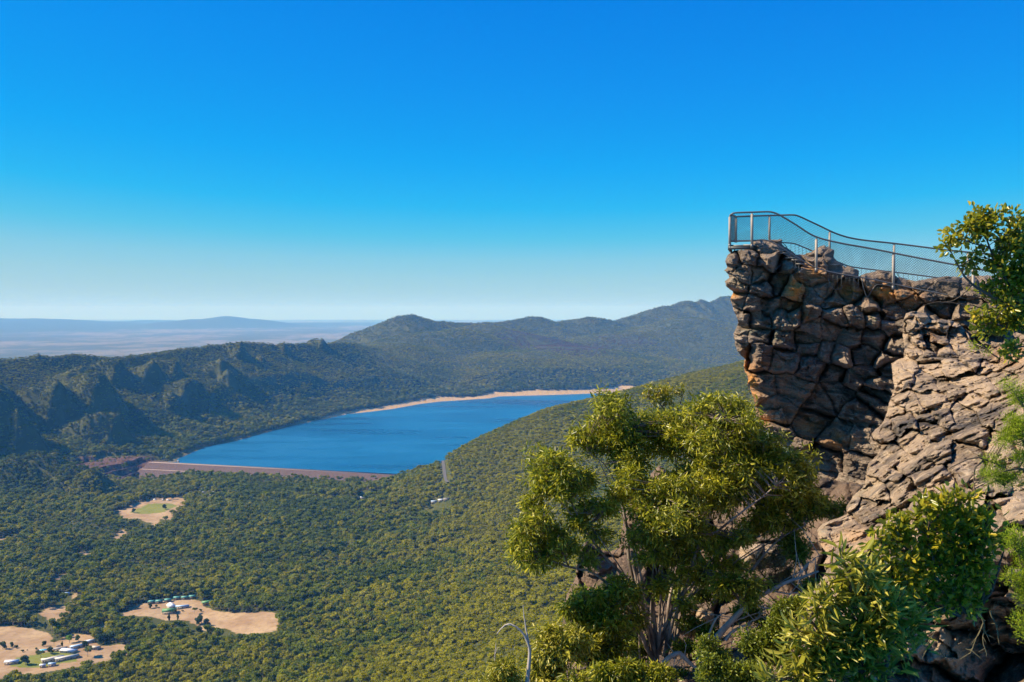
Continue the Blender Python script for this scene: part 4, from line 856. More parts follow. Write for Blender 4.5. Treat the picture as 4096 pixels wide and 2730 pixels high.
def build_railing():
    ND = lambda x: np.interp(x, [200, 1400, 2400], [33.0, 32.2, 31.0]); FD = lambda x: np.interp(x, [200, 1400, 2400], [34.6, 34.4, 33.6])
    top_n = [(220, 146), (245, 131), (300, 127), (400, 124), (490, 121), (530, 126), (580, 146), (700, 218), (830, 298), (1000, 345), (1250, 390), (1500, 440), (1800, 497), (2000, 533), (2150, 562), (2420, 612)]
    top_f = [(262, 157), (400, 152), (500, 149), (600, 146), (680, 145), (720, 155), (850, 215), (1000, 284), (1150, 322), (1407, 351), (1600, 375), (1750, 394), (1950, 415), (2420, 452)]
    bot_n = [(222, 338), (380, 333), (450, 325), (520, 340), (600, 388), (700, 450), (840, 527), (1000, 570), (1250, 612), (1480, 662), (1700, 706), (1950, 757), (2150, 797), (2420, 850)]
    bot_f = [(262, 333), (400, 330), (500, 338), (600, 346), (680, 352), (740, 374), (810, 404), (900, 445), (1010, 490), (1100, 521), (1300, 547), (1500, 571), (1700, 597), (1950, 628), (2420, 690)]
    w = lambda l, fn: smooth_line(r1w([(x, y, fn(x)) for x, y in l]), 90)
    tn, tf, bn, bf = w(top_n, ND), w(top_f, FD), w(bot_n, ND), w(bot_f, FD)
    base = r1w([(380, 388, 33)])[0]
    root = empty('lookout_railing', base, 'grey steel safety railing with chain link mesh curving round the tip of the pinnacle', 'railing')
    def sh(o): o.location = -Vector([float(c) for c in base]); return o
    sh(tube_obj('top_rail', tn, .030, STEEL, root)); sh(tube_obj('top_rail', tf, .030, STEEL, root)); sh(tube_obj('top_rail', smooth_line(np.array([tn[0], tn[0] * .6 + tf[0] * .4 + np.array((0, 0, .02)), tf[0]]), 6), .030, STEEL, root))
    sh(tube_obj('bottom_rail', bn, .022, STEEL, root, 6)); sh(tube_obj('bottom_rail', bf, .022, STEEL, root, 6)); sh(tube_obj('bottom_rail', np.array([bn[0], bf[0]]), .022, STEEL, root, 6))
    for x, a, b, fn in [(217, 150, 382, ND), (378, 126, 386, ND), (845, 312, 560, ND), (1404, 424, 690, ND), (1984, 533, 800, ND), (262, 160, 345, FD), (505, 152, 350, FD), (942, 262, 470, FD), (1409, 354, 620, FD), (1946, 417, 650, FD)]:
        p = r1w([(x, a, fn(x)), (x - 1, b, fn(x))]); po = sh(tube_obj('post', [p[0] + (p[1] - p[0]) * .04, p[1]], .045 if fn is ND else .04, PALE, root))
        cp = tube_obj('post_bracket', [p[0], p[0] + (p[1] - p[0]) * .05], .022, STEEL, po)
        tube_obj('base_sleeve', [p[1] + (p[0] - p[1]) * .12, p[1]], .053, STEEL, po)
    # thin balusters below the bottom rails and the bracing under the steps
    bal = [(660, 352, 425, FD), (690, 358, 432, FD), (718, 366, 436, FD), (745, 376, 437, FD), (771, 386, 433, FD), (797, 398, 424, FD)]
    bal += [(x, np.interp(x, [938, 1280], [556, 616]), np.interp(x, [938, 1040, 1050, 1290], [688, 688, 640, 720]), ND) for x in (938, 966, 997, 1027, 1060, 1088, 1118, 1150, 1180, 1212, 1242)]
    bal += [(x, np.interp(x, [1170, 1900], [530, 622]), np.interp(x, [1170, 1900], [575, 655]), FD) for x in range(1172, 1900, 34)]
    bal += [(x, np.interp(x, [1640, 1900], [694, 748]), np.interp(x, [1640, 1900], [760, 800]), ND) for x in (1640, 1676, 1711, 1745, 1780)]
    bal += [(693, 470, 598, ND), (718, 510, 572, ND), (663, 470, 500, ND)]
    for x, a, b, fn in bal: sh(tube_obj('baluster', r1w([(x, a, fn(x)), (x, b, fn(x))]), .007, WIRE, root, 5))
    lower = [(458, 338), (460, 362), (478, 380), (520, 386), (560, 392), (620, 435), (700, 478), (780, 520), (870, 552), (915, 575), (935, 620), (955, 668), (985, 688), (1015, 680), (1045, 655)]
    sh(tube_obj('lower_rail', smooth_line(r1w([(x, y, 32.8) for x, y in lower]), 50), .011, STEEL, root, 5))
    sh(tube_obj('lower_rail', smooth_line(r1w([(x, y, 32.2) for x, y in [(1175, 615), (1190, 680), (1215, 740), (1250, 690), (1290, 650), (1400, 665)]]), 24), .010, STEEL, root, 5))
    sh(tube_obj('lower_rail', smooth_line(r1w([(x, y, 34.4) for x, y in [(1432, 565), (1440, 588), (1462, 602), (1500, 606)]]), 14), .011, STEEL, root, 5))
    sh(tube_obj('lower_rail', smooth_line(r1w([(x, y, 34.4) for x, y in [(600, 348), (625, 372), (648, 410), (690, 434), (740, 438), (790, 426)]]), 20), .012, STEEL, root, 5))
    # chain link: two families of slanting wires between the rails
    def link_mesh(T, B, nu):
        segs = []; L = np.linalg.norm(np.diff(T, axis=0), axis=1).sum(); n = int(L / .085)
        tu = np.linspace(0, 1, len(T))
        def pt(u, v):
            a = np.array([np.interp(u, tu, T[:, k]) for k in range(3)]); b = np.array([np.interp(u, tu, B[:, k]) for k in range(3)]); return a + (b - a) * v
        hh = np.linalg.norm(T[20] - B[20]); du = hh / L * 1.0
        VV = []; FF = []
        for s in (1, -1):
            for k in range(-int(du * n) - 1, n + int(du * n) + 1):
                u0 = k / n; u1 = u0 + s * du; lo = 0.0; hi = 1.0
                if s > 0: lo = max(0, (0 - u0) / du); hi = min(1, (1 - u0) / du)
                else: lo = max(0, (u0 - 1) / du); hi = min(1, u0 / du)
                if hi - lo < .02: continue
                p = [pt(u0 + s * du * v, v) for v in np.linspace(lo, hi, 5)]
                i = len(VV)
                for q in p:
                    VV.append(q + np.array((-.0025 * s, 0, -.0025))); VV.append(q + np.array((.0025 * s, 0.002, .0025)))
                for j in range(4): FF.append((i + 2 * j, i + 2 * j + 1, i + 2 * j + 3, i + 2 * j + 2))
        return np.array(VV), np.array(FF)
    # match both lines by horizontal position
    def rematch(T, B):
        u = np.linspace(max(T[0, 0], B[0, 0]), min(T[-1, 0], B[-1, 0]), 90)
        f = lambda A: np.stack([u, np.interp(u, A[:, 0], A[:, 1]), np.interp(u, A[:, 0], A[:, 2])], -1)
        return f(T[np.argsort(T[:, 0])]), f(B[np.argsort(B[:, 0])])
    for T, B in ((tn, bn), (tf, bf)):
        V, Fc = link_mesh(*rematch(T, B), 90); sh(mesh_from('wire_mesh', V, Fc, WIRE, parent=root))
    tE = np.linspace(0, 1, 90)[:, None]; V, Fc = link_mesh(tn[0] + (tf[0] - tn[0]) * tE, bn[0] + (bf[0] - bn[0]) * tE, 20); sh(mesh_from('wire_mesh', V, Fc, WIRE, parent=root))
    return root
build_railing()

def slab(name, corners, th, mat, parent=None, off=None):
    c = np.asarray(corners, float); V = np.concatenate([c, c - np.array((0, 0, th))])
    if off is not None: V = V - np.asarray(off)
    return mesh_from(name, V, np.array([[0, 1, 2, 3], [7, 6, 5, 4], [0, 4, 5, 1], [1, 5, 6, 2], [2, 6, 7, 3], [3, 7, 4, 0]]), mat, parent=parent)
def build_deck():
    a = r1w([(212, 362, 33.0), (448, 362, 33.0)]); zt = a[0][2]; b = r1w([(222, 362, 34.6), (452, 362, 34.6)])
    base = np.array([(a[0][0] + a[1][0]) / 2, 33.8, zt - .25])
    root = empty('viewing_platform', base, 'flat steel viewing platform overhanging the tip of the pinnacle', 'platform')
    q = [(a[0][0], 33.0, zt), (a[1][0], 33.0, zt), (b[1][0], 34.6, zt), (b[0][0], 34.6, zt)]
    slab('deck', q, .05, STEEL, root, base)
    e = .03
    slab('edge_beam', [(q[0][0] - e, 32.94, zt - .053), (q[1][0], 32.94, zt - .053), (q[1][0], 33.06, zt - .053), (q[0][0] - e, 33.06, zt - .053)], .10, WIRE, root, base)
    slab('edge_beam', [(q[0][0] - e, 33.063, zt - .053), (q[0][0] + .06, 33.063, zt - .053), (q[3][0] + .06, 34.6, zt - .053), (q[3][0] - e, 34.6, zt - .053)], .10, STEEL, root, base)
    slab('edge_strip', [(q[0][0] + .45, 32.92, zt + .01), (q[1][0] - .02, 32.92, zt + .01), (q[1][0] - .02, 32.99, zt + .01), (q[0][0] + .45, 32.99, zt + .01)], .045, PALE, root, base)
    for x in (252, 330): tube_obj('support', r1w([(x, 380, 33.2), (x, 405, 33.2)]) - base, .02, STEEL, root, 6)
    root2 = empty('steel_steps', r1w([(700, 452, 33.5)])[0], 'flight of open steel steps climbing from the rock gap to the platform', 'steps'); b2 = np.array(root2.location)
    for x0, x1, y in [(440, 608, 402), (560, 640, 418), (618, 702, 452), (660, 730, 468), (692, 756, 497), (940, 1002, 502), (985, 1085, 550), (1055, 1155, 598)]:
        p = r1w([(x0, y, 33.1), (x1, y, 33.1)]); z = p[0][2]
        t = slab('tread', [(p[0][0], 33.1, z), (p[1][0], 33.1, z), (p[1][0] + .05, 34.2, z), (p[0][0] + .05, 34.2, z)], .03, STEEL, root2, b2)
        slab('nosing', [(p[0][0], 33.06, z + .004), (p[1][0], 33.06, z + .004), (p[1][0], 33.098, z + .004), (p[0][0], 33.098, z + .004)], .045, PALE, t, b2)
    for l in ([(600, 420, 33.15), (760, 505, 33.15)], [(600, 405, 34.2), (790, 500, 34.2)]): tube_obj('stringer', r1w(l) - b2, .03, WIRE, root2, 6)
    p = r1w([(600, 490, 33.3), (545, 545, 32.9)]); tube_obj('brace', p - b2, .018, STEEL, root2, 6)
build_deck()

# ------------------------------------------------------------------ foreground plants
def leaf_mat(name, lo, mid, hi, trans=.35, rough=.32, spec=.5):
    m = NT(name, rough, spec); v = m.attr('tone').outputs['Fac']
    c = m.ramp(v, [(0.0, lo), (.55, mid), (1.0, hi)]); m.color(c)
    tr = m.n('BsdfTranslucent'); m.put(tr.inputs['Color'], m.mix(.22, c, (.55, .52, .04), 'MIX'))
    mx = m.n('MixShader'); mx.inputs[0].default_value = trans
    m.t.links.new(m.b.outputs[0], mx.inputs[1]); m.t.links.new(tr.outputs[0], mx.inputs[2]); m.t.links.new(mx.outputs[0], m.out.inputs[0])
    return m.m
def leaves(centers, dirs, length, width, r, curl=.25, faces=2):
    """curved leaf blades: six points, two quads each"""
    n = len(centers); d = dirs / (np.linalg.norm(dirs, axis=1)[:, None] + 1e-9)
    s = np.cross(d, r.normal(size=(n, 3))); s /= np.linalg.norm(s, axis=1)[:, None] + 1e-9; u = np.cross(s, d)
    L = (length * (.65 + .6 * r.random(n)))[:, None]; Wd = (width * (.75 + .5 * r.random(n)))[:, None]; c = curl * L * (r.random(n)[:, None] - .2)
    fold = .25 * Wd
    a = centers; t = centers + d * L - u * c * .5; w = s * Wd * .5
    p = centers + d * L * .30 + u * (c * .35 + fold); q = centers + d * L * .68 + u * (c * .25 + fold * .8)
    V = np.stack([a, p - w, q - w * .82, t, q + w * .82, p + w], 1).reshape(-1, 3); i = np.arange(n)[:, None] * 6
    Q = np.concatenate([i + np.array([[0, 3, 2, 1]]), i + np.array([[0, 5, 4, 3]])])
    return V, Q
def tufts(clumps, conv, D, per, r, depth=1.0, shell=.5):
    """points of twig ends inside the listed crowns: (x, y, rx, ry[, D])"""
    out = []
    for c in clumps:
        x, y, rx, ry = c[:4]; dd = c[4] if len(c) > 4 else D
        p0 = conv((x, y)); sc_ = conv((x + 100, y))[0] - conv((x, y))[0]; px = rx * sc_ / 100; py = ry * sc_ / 100; m = dd / F
        n = max(3, int(per * px * py / 100))
        ns = int(np.clip(px * py / 45, 2, 9)); rd = min(px, py) * m * depth
        a = r.normal(size=(ns, 3)); a /= np.linalg.norm(a, axis=1)[:, None]; a *= (.35 + .65 * r.random(ns))[:, None]
        f = (.40 + .38 * r.random(ns)) if ns > 2 else np.full(ns, .75)
        k = r.choice(ns, n, p=f ** 2 / (f ** 2).sum())
        v = r.normal(size=(n, 3)); v /= np.linalg.norm(v, axis=1)[:, None]; v[:, 2] = np.where(r.random(n) < .5, np.abs(v[:, 2]), v[:, 2]); q = (r.random(n) ** shell)[:, None]
        w = a[k] + v * q * f[k][:, None]
        w += (r.random(n) < .2)[:, None] * v * .35; w[:, :2] *= 1.12
        out.append(np.stack([p0[0] + w[:, 0] * px, p0[1] - w[:, 2] * py, dd + w[:, 1] * rd], -1))
    o = np.concatenate(out); return un(o[:, 0], o[:, 1], o[:, 2]), o
def crown(tips, r, per, spread, length, width, droop=.6, curl=.3, up=0.0, radial=.8):
    n = len(tips) * per; k = np.repeat(np.arange(len(tips)), per)
    v = r.normal(size=(n, 3)); v /= np.linalg.norm(v, axis=1)[:, None]; c = tips[k] + v * spread * (r.random(n) ** .6)[:, None]
    d = v * radial + r.normal(size=(n, 3)) * .5; d[:, 2] += up - droop
    V, Q = leaves(c, d, length, width, r, curl)
    tone = np.clip(.5 + .22 * r.normal(size=n) + .18 * r.normal(size=len(tips))[k], 0, 1)
    return V, Q, np.repeat(tone, 6)
def limb(pts, r0, r1_, conv, D, n=14, wob=.03, r=rng):
    a = np.asarray(pts, float); p = conv(a[:, :2]); dd = a[:, 2] if a.shape[1] > 2 else np.full(len(a), D)
    w = smooth_line(un(p[:, 0], p[:, 1], dd), n); w = w + np.cumsum(r.normal(size=w.shape) * wob * .35, axis=0) * 0.4
    return (w, np.linspace(r0, r1_, n) ** 1.0)
def twigs(tips, limbs, r, rad=.006, keep=1.0):
    """thin twigs from the nearest limb to each tuft"""
    A = np.concatenate([l[0] for l in limbs]); out = []
    for t in tips:
        if r.random() > keep: continue
        dd = ((A - t) ** 2).sum(1) + 2.0 * np.maximum(A[:, 2] - t[2] + .1, 0) ** 2; j = dd.argmin(); a = A[j]
        mid = (a + t) / 2 + r.normal(size=3) * .08 * np.linalg.norm(t - a); L = np.linalg.norm(t - a)
        out.append((np.array([a, a * .7 + t * .3 + (mid - (a + t) / 2) * .6, mid * .6 + t * .4, t]), np.array([rad * (1 + .8 * L), rad * (1 + .4 * L), rad, rad * .5])))
    return out
def plant(name, label, cat, conv, D, base, limbs, clumps, lm, bm_, per_area, per, spread, length, width, seed, droop=.6, group=None, depth=1.0, up=0., twig=.006, keep=1., curl=.3, root_at=None, radial=.8, shell=.5):
    r = np.random.default_rng(seed)
    b = conv(base[:2]); loc = un(b[0], b[1], base[2] if len(base) > 2 else D)
    root = empty(name, loc, label, cat, group); off = loc
    L = [limb(l[0], l[1], l[2], conv, D, 16, .03, r) for l in limbs]
    tips, _ = tufts(clumps, conv, D, per_area, r, depth, shell)
    V, Q, tone = crown(tips, r, per, spread, length, width, droop, curl, up, radial)
    mesh_from('foliage', V - off, Q, lm, False, root, attrs=dict(tone=tone))
    TW = twigs(tips, L, r, twig, keep)
    V, Q = tubes(L, 7); mesh_from('trunk', V - off, Q, bm_, True, root)
    if TW:
        V, Q = tubes(TW, 4); mesh_from('twigs', V - off, Q, bm_, True, root)
    return root
GUM = leaf_mat('gum leaves', (.07, .095, .006), (.27, .29, .012), (.70, .62, .06), .52, .33, .55)
BROAD = leaf_mat('broad waxy leaves', (.09, .11, .007), (.29, .30, .015), (.74, .54, .04), .50, .28, .55)
SILV = leaf_mat('long grey green leaves', (.12, .125, .010), (.36, .34, .028), (.74, .64, .12), .46, .34, .5)
FEATH = leaf_mat('soft bright green needles', (.14, .19, .006), (.32, .42, .012), (.55, .60, .03), .42, .5, .3)
DKL = leaf_mat('small dark leaves', (.045, .07, .006), (.15, .19, .010), (.32, .34, .025), .35, .4, .4)
DRY = leaf_mat('dry brown leaves', (.07, .05, .018), (.16, .12, .04), (.28, .22, .09), .25, .6, .2)
WOOD = NT('grey brown gum bark', .8, .3); WOOD.color(WOOD.mix(WOOD.ramp(WOOD.noise(5, 5, WOOD.pos((1, 1, .3)), .6), [(.38, 0), (.62, 1)]), (.10, .070, .050), (.36, .28, .21))); WOOD = WOOD.m
PWOOD = plain('bleached dead wood', (.42, .36, .29), .8, .2, 0, .25, 5)
DWOOD = plain('dark twiggy bark', (.12, .085, .055), .85, .2, 0, .35, 6)

def build_plants():
    # the tall gum
    limbs = [([(900, 1480, 20.3), (850, 1420, 20.2), (800, 1300, 20.0), (740, 1200, 19.8), (640, 1080, 19.6), (560, 1025, 19.5), (460, 1010, 19.3), (330, 960, 19.2)], .085, .018),
             ([(890, 1460, 20.3), (830, 1260, 20.1), (790, 1120, 20.0), (700, 1020, 19.8), (610, 920, 19.7), (560, 850, 19.6), (490, 770, 19.5), (400, 660, 19.5)], .085, .015),
             ([(890, 1440, 20.4), (835, 1210, 20.3), (800, 1080, 20.2), (775, 930, 20.1)], .10, .05),
             ([(830, 1250, 20.6), (760, 1010, 20.9), (745, 800, 21.0), (700, 560, 21.0), (680, 440, 21), (640, 320, 21)], .085, .02),
             ([(720, 640, 21.0), (640, 500, 20.8), (560, 440, 20.6)], .03, .012), ([(690, 520, 21), (720, 420, 21), (740, 330, 21)], .03, .012),
             ([(905, 1430, 20.4), (870, 1190, 20.3), (900, 1050, 20.2), (920, 930, 20.2), (900, 780, 20.1), (940, 680, 20)], .085, .02),
             ([(930, 1440, 20.4), (970, 1260, 20.2), (1040, 1080, 20.0), (1085, 920, 19.9), (1120, 820, 19.9), (1180, 600, 20.0), (1205, 480, 20), (1230, 280, 20)], .09, .018),
             ([(1100, 880, 19.9), (1180, 835, 19.7), (1300, 740, 19.5), (1420, 645, 19.4), (1465, 600, 19.4)], .05, .015),
             ([(1170, 640, 20), (1300, 520, 20.3), (1420, 450, 20.5)], .03, .012),
             ([(940, 1460, 20.6), (950, 1200, 21.2), (1010, 900, 21.5), (1000, 600, 21.6), (980, 380, 21.6)], .07, .015),
             ([(1350, 1030, 20.2), (1430, 930, 20.2), (1520, 850, 20.2), (1620, 800, 20.2)], .045, .012),
             ([(900, 1480, 20.2), (740, 1250, 20.4), (690, 1180, 20.4), (620, 1130, 20.4)], .05, .015),
             ([(1205, 1060, 20.6), (1225, 930, 20.6), (1260, 790, 20.6)], .03, .012), ([(1430, 850, 20.6), (1440, 740, 20.6), (1400, 690, 20.6)], .022, .01),
             ([(460, 1000, 19.4), (400, 880, 19.3), (300, 780, 19.2)], .022, .01), ([(540, 830, 19.6), (440, 620, 19.4), (400, 520, 19.4)], .025, .01),
             ([(1500, 860, 20.2), (1560, 720, 20.5), (1640, 660, 20.6)], .025, .01)]
    cl = [(700, 215, 80, 75, 21), (640, 320, 140, 100, 21), (720, 400, 100, 70, 21), (560, 380, 70, 70, 20.8), (400, 490, 105, 75, 19.5), (345, 590, 85, 85, 19.4), (450, 620, 90, 70, 19.5), (300, 680, 50, 50, 19.3), (275, 780, 75, 65, 19.2), (255, 890, 80, 80, 19.2), (320, 980, 110, 70, 19.2), (370, 850, 75, 65, 19.3),
          (620, 700, 85, 55, 19.8), (540, 760, 55, 50, 19.6), (760, 490, 60, 80, 20.8), (960, 610, 150, 65, 19.6), (890, 740, 120, 90, 19.7), (850, 850, 110, 75, 19.6), (1000, 780, 110, 120, 19.6), (960, 300, 140, 70, 21.4), (1000, 400, 140, 85, 21.2), (880, 300, 80, 60, 21.3),
          (1230, 190, 100, 60, 20.4), (1150, 260, 110, 75, 20.4), (1290, 290, 110, 90, 20.4), (1180, 400, 130, 90, 20.3), (1340, 390, 110, 80, 20.5), (1420, 460, 110, 70, 20.6), (1530, 520, 110, 75, 20.7), (1450, 590, 130, 85, 20.3), (1600, 610, 90, 70, 20.7), (1670, 700, 90, 55, 20.7), (1745, 720, 55, 35, 20.7),
          (1500, 670, 130, 70, 20.3), (1250, 560, 120, 100, 20.1), (1190, 690, 110, 80, 20.1), (1340, 650, 100, 70, 20.4), (1250, 860, 80, 50, 20.4), (1120, 1010, 80, 50, 20.3), (1170, 920, 60, 60, 20.4), (1090, 560, 80, 120, 21.2), (1380, 520, 120, 80, 20.9), (1600, 740, 80, 40, 20.6), (820, 600, 60, 50, 20.5), (560, 560, 50, 60, 19.9), (700, 650, 60, 40, 20.2), (1000, 940, 80, 45, 20), (1060, 850, 80, 60, 20), (930, 900, 70, 45, 20), (1330, 800, 80, 40, 20.5), (1560, 800, 60, 30, 20.5), (1250, 990, 70, 35, 20.4), (820, 960, 50, 35, 20), (600, 840, 50, 40, 19.8), (480, 900, 50, 40, 19.4), (760, 620, 50, 60, 20.4), (1440, 760, 80, 40, 20.5), (680, 1110, 70, 40, 19.6), (620, 1170, 60, 40, 19.6), (790, 1150, 45, 50, 19.7), (930, 1130, 50, 40, 19.8), (1010, 1040, 50, 40, 19.9), (1180, 1080, 60, 40, 20), (1060, 1180, 45, 35, 20), (760, 1270, 50, 35, 19.9), (560, 950, 45, 40, 19.5)]
    limbs = [(a, b * .62, c * .7) for a, b, c in limbs]
    rf = np.random.default_rng(77); ex = []
    for _ in range(22):
        a = cl[rf.integers(len(cl))]; x0 = 900 + rf.normal() * 45; k_ = .45 + .2 * rf.random()
        if a[1] < 950: limbs.append(([(x0, 1450, 20.3), (x0 + (a[0] - x0) * .22, 1450 + (a[1] - 1450) * .42, 20.3 + rf.normal() * .3), (x0 + (a[0] - x0) * .62, 1450 + (a[1] - 1450) * .75, (20.3 + a[4]) / 2 + rf.normal() * .2), (a[0], a[1], a[4])], .022 + .014 * rf.random(), .007))
    for _ in range(400):
        a, b = cl[rf.integers(len(cl))], cl[rf.integers(len(cl))]; dd = math.hypot(a[0] - b[0], a[1] - b[1])
        if 60 < dd < 190 and len(ex) < 60: f_ = .35 + .3 * rf.random(); ex.append((a[0] * f_ + b[0] * (1 - f_) + rf.normal() * 12, a[1] * f_ + b[1] * (1 - f_) + rf.normal() * 12, 45 + 35 * rf.random(), 30 + 30 * rf.random(), (a[4] + b[4]) / 2 + rf.normal() * .4))
    cl = cl + ex
    plant('gum_tree', 'tall many stemmed gum tree with spreading olive crown below the pinnacle', 'tree', r3, 20, (905, 1480, 20.4), limbs, cl, GUM, WOOD, 32, 12, .135, .135, .028, 101, .30, keep=.6, depth=1.6, shell=.5)
    for cl_, lab, dd in [([(690, 1290, 50, 50), (760, 1360, 60, 40), (830, 1400, 50, 30)], 'dark undergrowth tucked left of the gum stems', 20.8), ([(1060, 1300, 60, 30), (1130, 1340, 60, 30), (1010, 1390, 60, 30)], 'dark undergrowth in front of the round boulder', 20.0), ([(980, 1130, 60, 45), (1040, 1060, 50, 40), (1120, 1140, 60, 40)], 'dark scrub filling the gap behind the main gum limbs', 22.0), ([(1330, 1240, 80, 40), (1450, 1260, 70, 35), (1550, 1200, 60, 40)], 'green scrub under the long bare limb', 19.9), ([(560, 1140, 60, 30), (480, 1190, 50, 40)], 'small green shrub on the dark rock at the left', 20.6), ([(1620, 930, 50, 60), (1560, 860, 70, 40), (1650, 1100, 60, 50)], 'shaded green shrub in the cleft beside the buttress', 20.5)]:
        b0 = (cl_[0][0], cl_[0][1] + 90); plant('undergrowth_shrub', lab, 'shrub', r3, dd, b0, [([b0, (c[0], c[1] + c[3] * .3)], .02, .008) for c in cl_], cl_, DKL, DWOOD, 48, 16, .13, .085, .03, 900 + cl_[0][0], .1, keep=.5)
    # long dead limb and its twigs, leaning right
    r = np.random.default_rng(5)
    b = r3((1110, 1450)); loc = un(b[0], b[1], 19.6); root = empty('dead_tree', loc, 'bleached leafless tree leaning right with a long bare limb towards the buttress', 'dead tree')
    L = [limb(l, a, c, r3, 19.6, 18, .05, r) for l, a, c in [([(1100, 1460), (1170, 1365), (1250, 1275), (1350, 1175), (1450, 1110), (1560, 1060), (1700, 1010)], .09, .018), ([(1120, 1440), (1150, 1330), (1190, 1250), (1230, 1220)], .04, .012), ([(1225, 1360), (1260, 1310), (1320, 1280), (1390, 1245)], .04, .01),
         ([(920, 1470), (1000, 1430), (1060, 1480), (1130, 1530)], .06, .03), ([(1350, 1175), (1420, 1200), (1500, 1190), (1570, 1215)], .025, .008), ([(1390, 1240), (1340, 1300), (1350, 1350)], .015, .005), ([(1450, 1110), (1520, 1130), (1620, 1110)], .02, .006), ([(1580, 1050), (1640, 990), (1700, 950)], .015, .005), ([(1250, 1275), (1330, 1250), (1420, 1240)], .02, .006)]]
    for i in range(60):
        k = r.integers(0, 9); j = r.integers(4, 17); a = L[k][0][j]; v = r.normal(size=3) * np.array((.35, .25, .3)); L.append((np.array([a, a + v * .5 + r.normal(size=3) * .04, a + v]), np.array([.010, .007, .003])))
    V, Q = tubes(L, 6); mesh_from('branches', V - loc, Q, PWOOD, True, root)
    # small open tree behind, its top above the gum
    plant('scrub_tree', 'small open tree poking up between the gum and the far ridge', 'tree', r3, 24, (1000, 420), [([(1000, 420), (960, 290), (920, 220), (880, 170)], .04, .012), ([(960, 290), (1000, 210), (1020, 160)], .022, .008), ([(930, 240), (870, 200), (850, 170)], .015, .006), ([(960, 250), (1000, 230), (1015, 190)], .01, .005)],
          [(880, 130, 50, 22), (930, 150, 40, 20), (860, 165, 35, 22), (940, 190, 25, 22), (1000, 135, 20, 12)], BROAD, DWOOD, 22, 22, .14, .085, .03, 103, .1)
    # bare crooked stems at the lower left
    for pts, lab, D in [([([(250, 1600), (262, 1480), (268, 1400), (240, 1335), (190, 1290), (150, 1290), (108, 1335)], .045, .008), ([(262, 1375), (245, 1290), (236, 1190)], .02, .006), ([(180, 1290), (160, 1280), (130, 1300)], .008, .004)], 'tall bare crooked dead stem at the lower left of the shrubs', 18), ([([(95, 1580), (97, 1470), (104, 1380)], .02, .006), ([(97, 1450), (110, 1410), (118, 1400)], .008, .003)], 'short bare dead stem rising from the leftmost shrub', 18)]:
        b = r3(pts[0][0][0]); loc = un(b[0], b[1], D); root = empty('bare_tree', loc, lab, 'dead tree')
        V, Q = tubes([limb(l, a, c, r3, D, 16, .03, r) for l, a, c in pts], 6); mesh_from('stem', V - loc, Q, PWOOD, True, root)
    SH = [((560, 1500), [(540, 1220, 80, 65), (640, 1190, 80, 60), (600, 1310, 110, 75), (700, 1300, 80, 75), (520, 1380, 80, 70), (640, 1410, 110, 70)], GUM, 19.4, 'dense gum shrub left of the tall gum base', .11, .024, 32),
          ((400, 1580), [(390, 1360, 95, 60), (440, 1440, 80, 60), (340, 1450, 60, 60), (380, 1530, 90, 50)], SILV, 18.6, 'grey green gum shrub beside the tall bare stem', .11, .024, 30),
          ((120, 1620), [(120, 1530, 65, 40), (60, 1570, 50, 30), (180, 1570, 60, 30)], SILV, 18, 'leftmost low shrub at the bottom edge', .10, .022, 26),
          ((640, 1640), [(600, 1540, 130, 50), (740, 1520, 110, 50), (860, 1550, 110, 45), (520, 1580, 60, 30)], GUM, 17.6, 'yellow green shrub below the gum base at the bottom edge', .10, .022, 30),
          ((760, 1500), [(760, 1380, 60, 60), (820, 1460, 80, 30), (1020, 1560, 110, 40)], DKL, 20.4, 'dark low shrub between the gum stems', .06, .02, 26),
          ((1300, 1180), [(1240, 1090, 80, 45), (1330, 1090, 90, 50), (1380, 1150, 60, 35)], GUM, 19.2, 'sprig of gum leaves above the long bare limb', .11, .022, 20)]
    for base, cl, mat, D, lab, ln, wd, pa in SH:
        c0 = cl[0]; plant('shrub', lab, 'shrub', r3, D, base, [([(base[0], base[1]), ((base[0] + c[0]) / 2 + 8, (base[1] + c[1]) / 2), (c[0], c[1] + c[3] * .3)], .03, .01) for c in cl], cl, mat, DWOOD, pa * 1.4, 14, .12, ln * 1.25, wd * 1.3, 200 + int(base[0]), .5, keep=.5)
    plant('dry_shrub', 'brown twiggy shrub drying out in the gully behind the gum', 'shrub', r3, 21.5, (1480, 1120), [([(1480, 1120), (1470, 1020), (1450, 930)], .02, .008), ([(1480, 1120), (1540, 1040), (1580, 960)], .02, .008), ([(1480, 1100), (1400, 1030), (1380, 970)], .02, .008)], [(1460, 930, 110, 60), (1550, 980, 80, 60), (1400, 1000, 70, 50), (1500, 1060, 110, 50)], DRY, DWOOD, 26, 16, .14, .05, .012, 131, .2)
    # green undergrowth in the gully
    for base, cl, D, lab in [((380, 1480), [(420, 1230, 90, 55), (480, 1170, 70, 35), (380, 1330, 90, 60), (330, 1420, 110, 70), (430, 1430, 60, 50)], 15.5, 'bright green small leaved shrub in the gully left of the buttress'), ((240, 1640), [(230, 1540, 110, 50), (330, 1520, 60, 50), (130, 1510, 60, 60), (40, 1500, 60, 60)], 15, 'dark green shrub at the foot of the gully'), ((90, 1500), [(60, 1420, 60, 50), (130, 1430, 50, 40)], 17, 'small dark shrub below the bleached dead tree')]:
        plant('shrub', lab, 'shrub', r2, D, base, [([(base[0], base[1]), (c[0], c[1] + c[3] * .3)], .02, .008) for c in cl], cl, DKL if 'dark' in lab else FEATH if False else DKL, DWOOD, 40, 26, .12, .055, .026, 300 + base[0], .1, keep=.4)
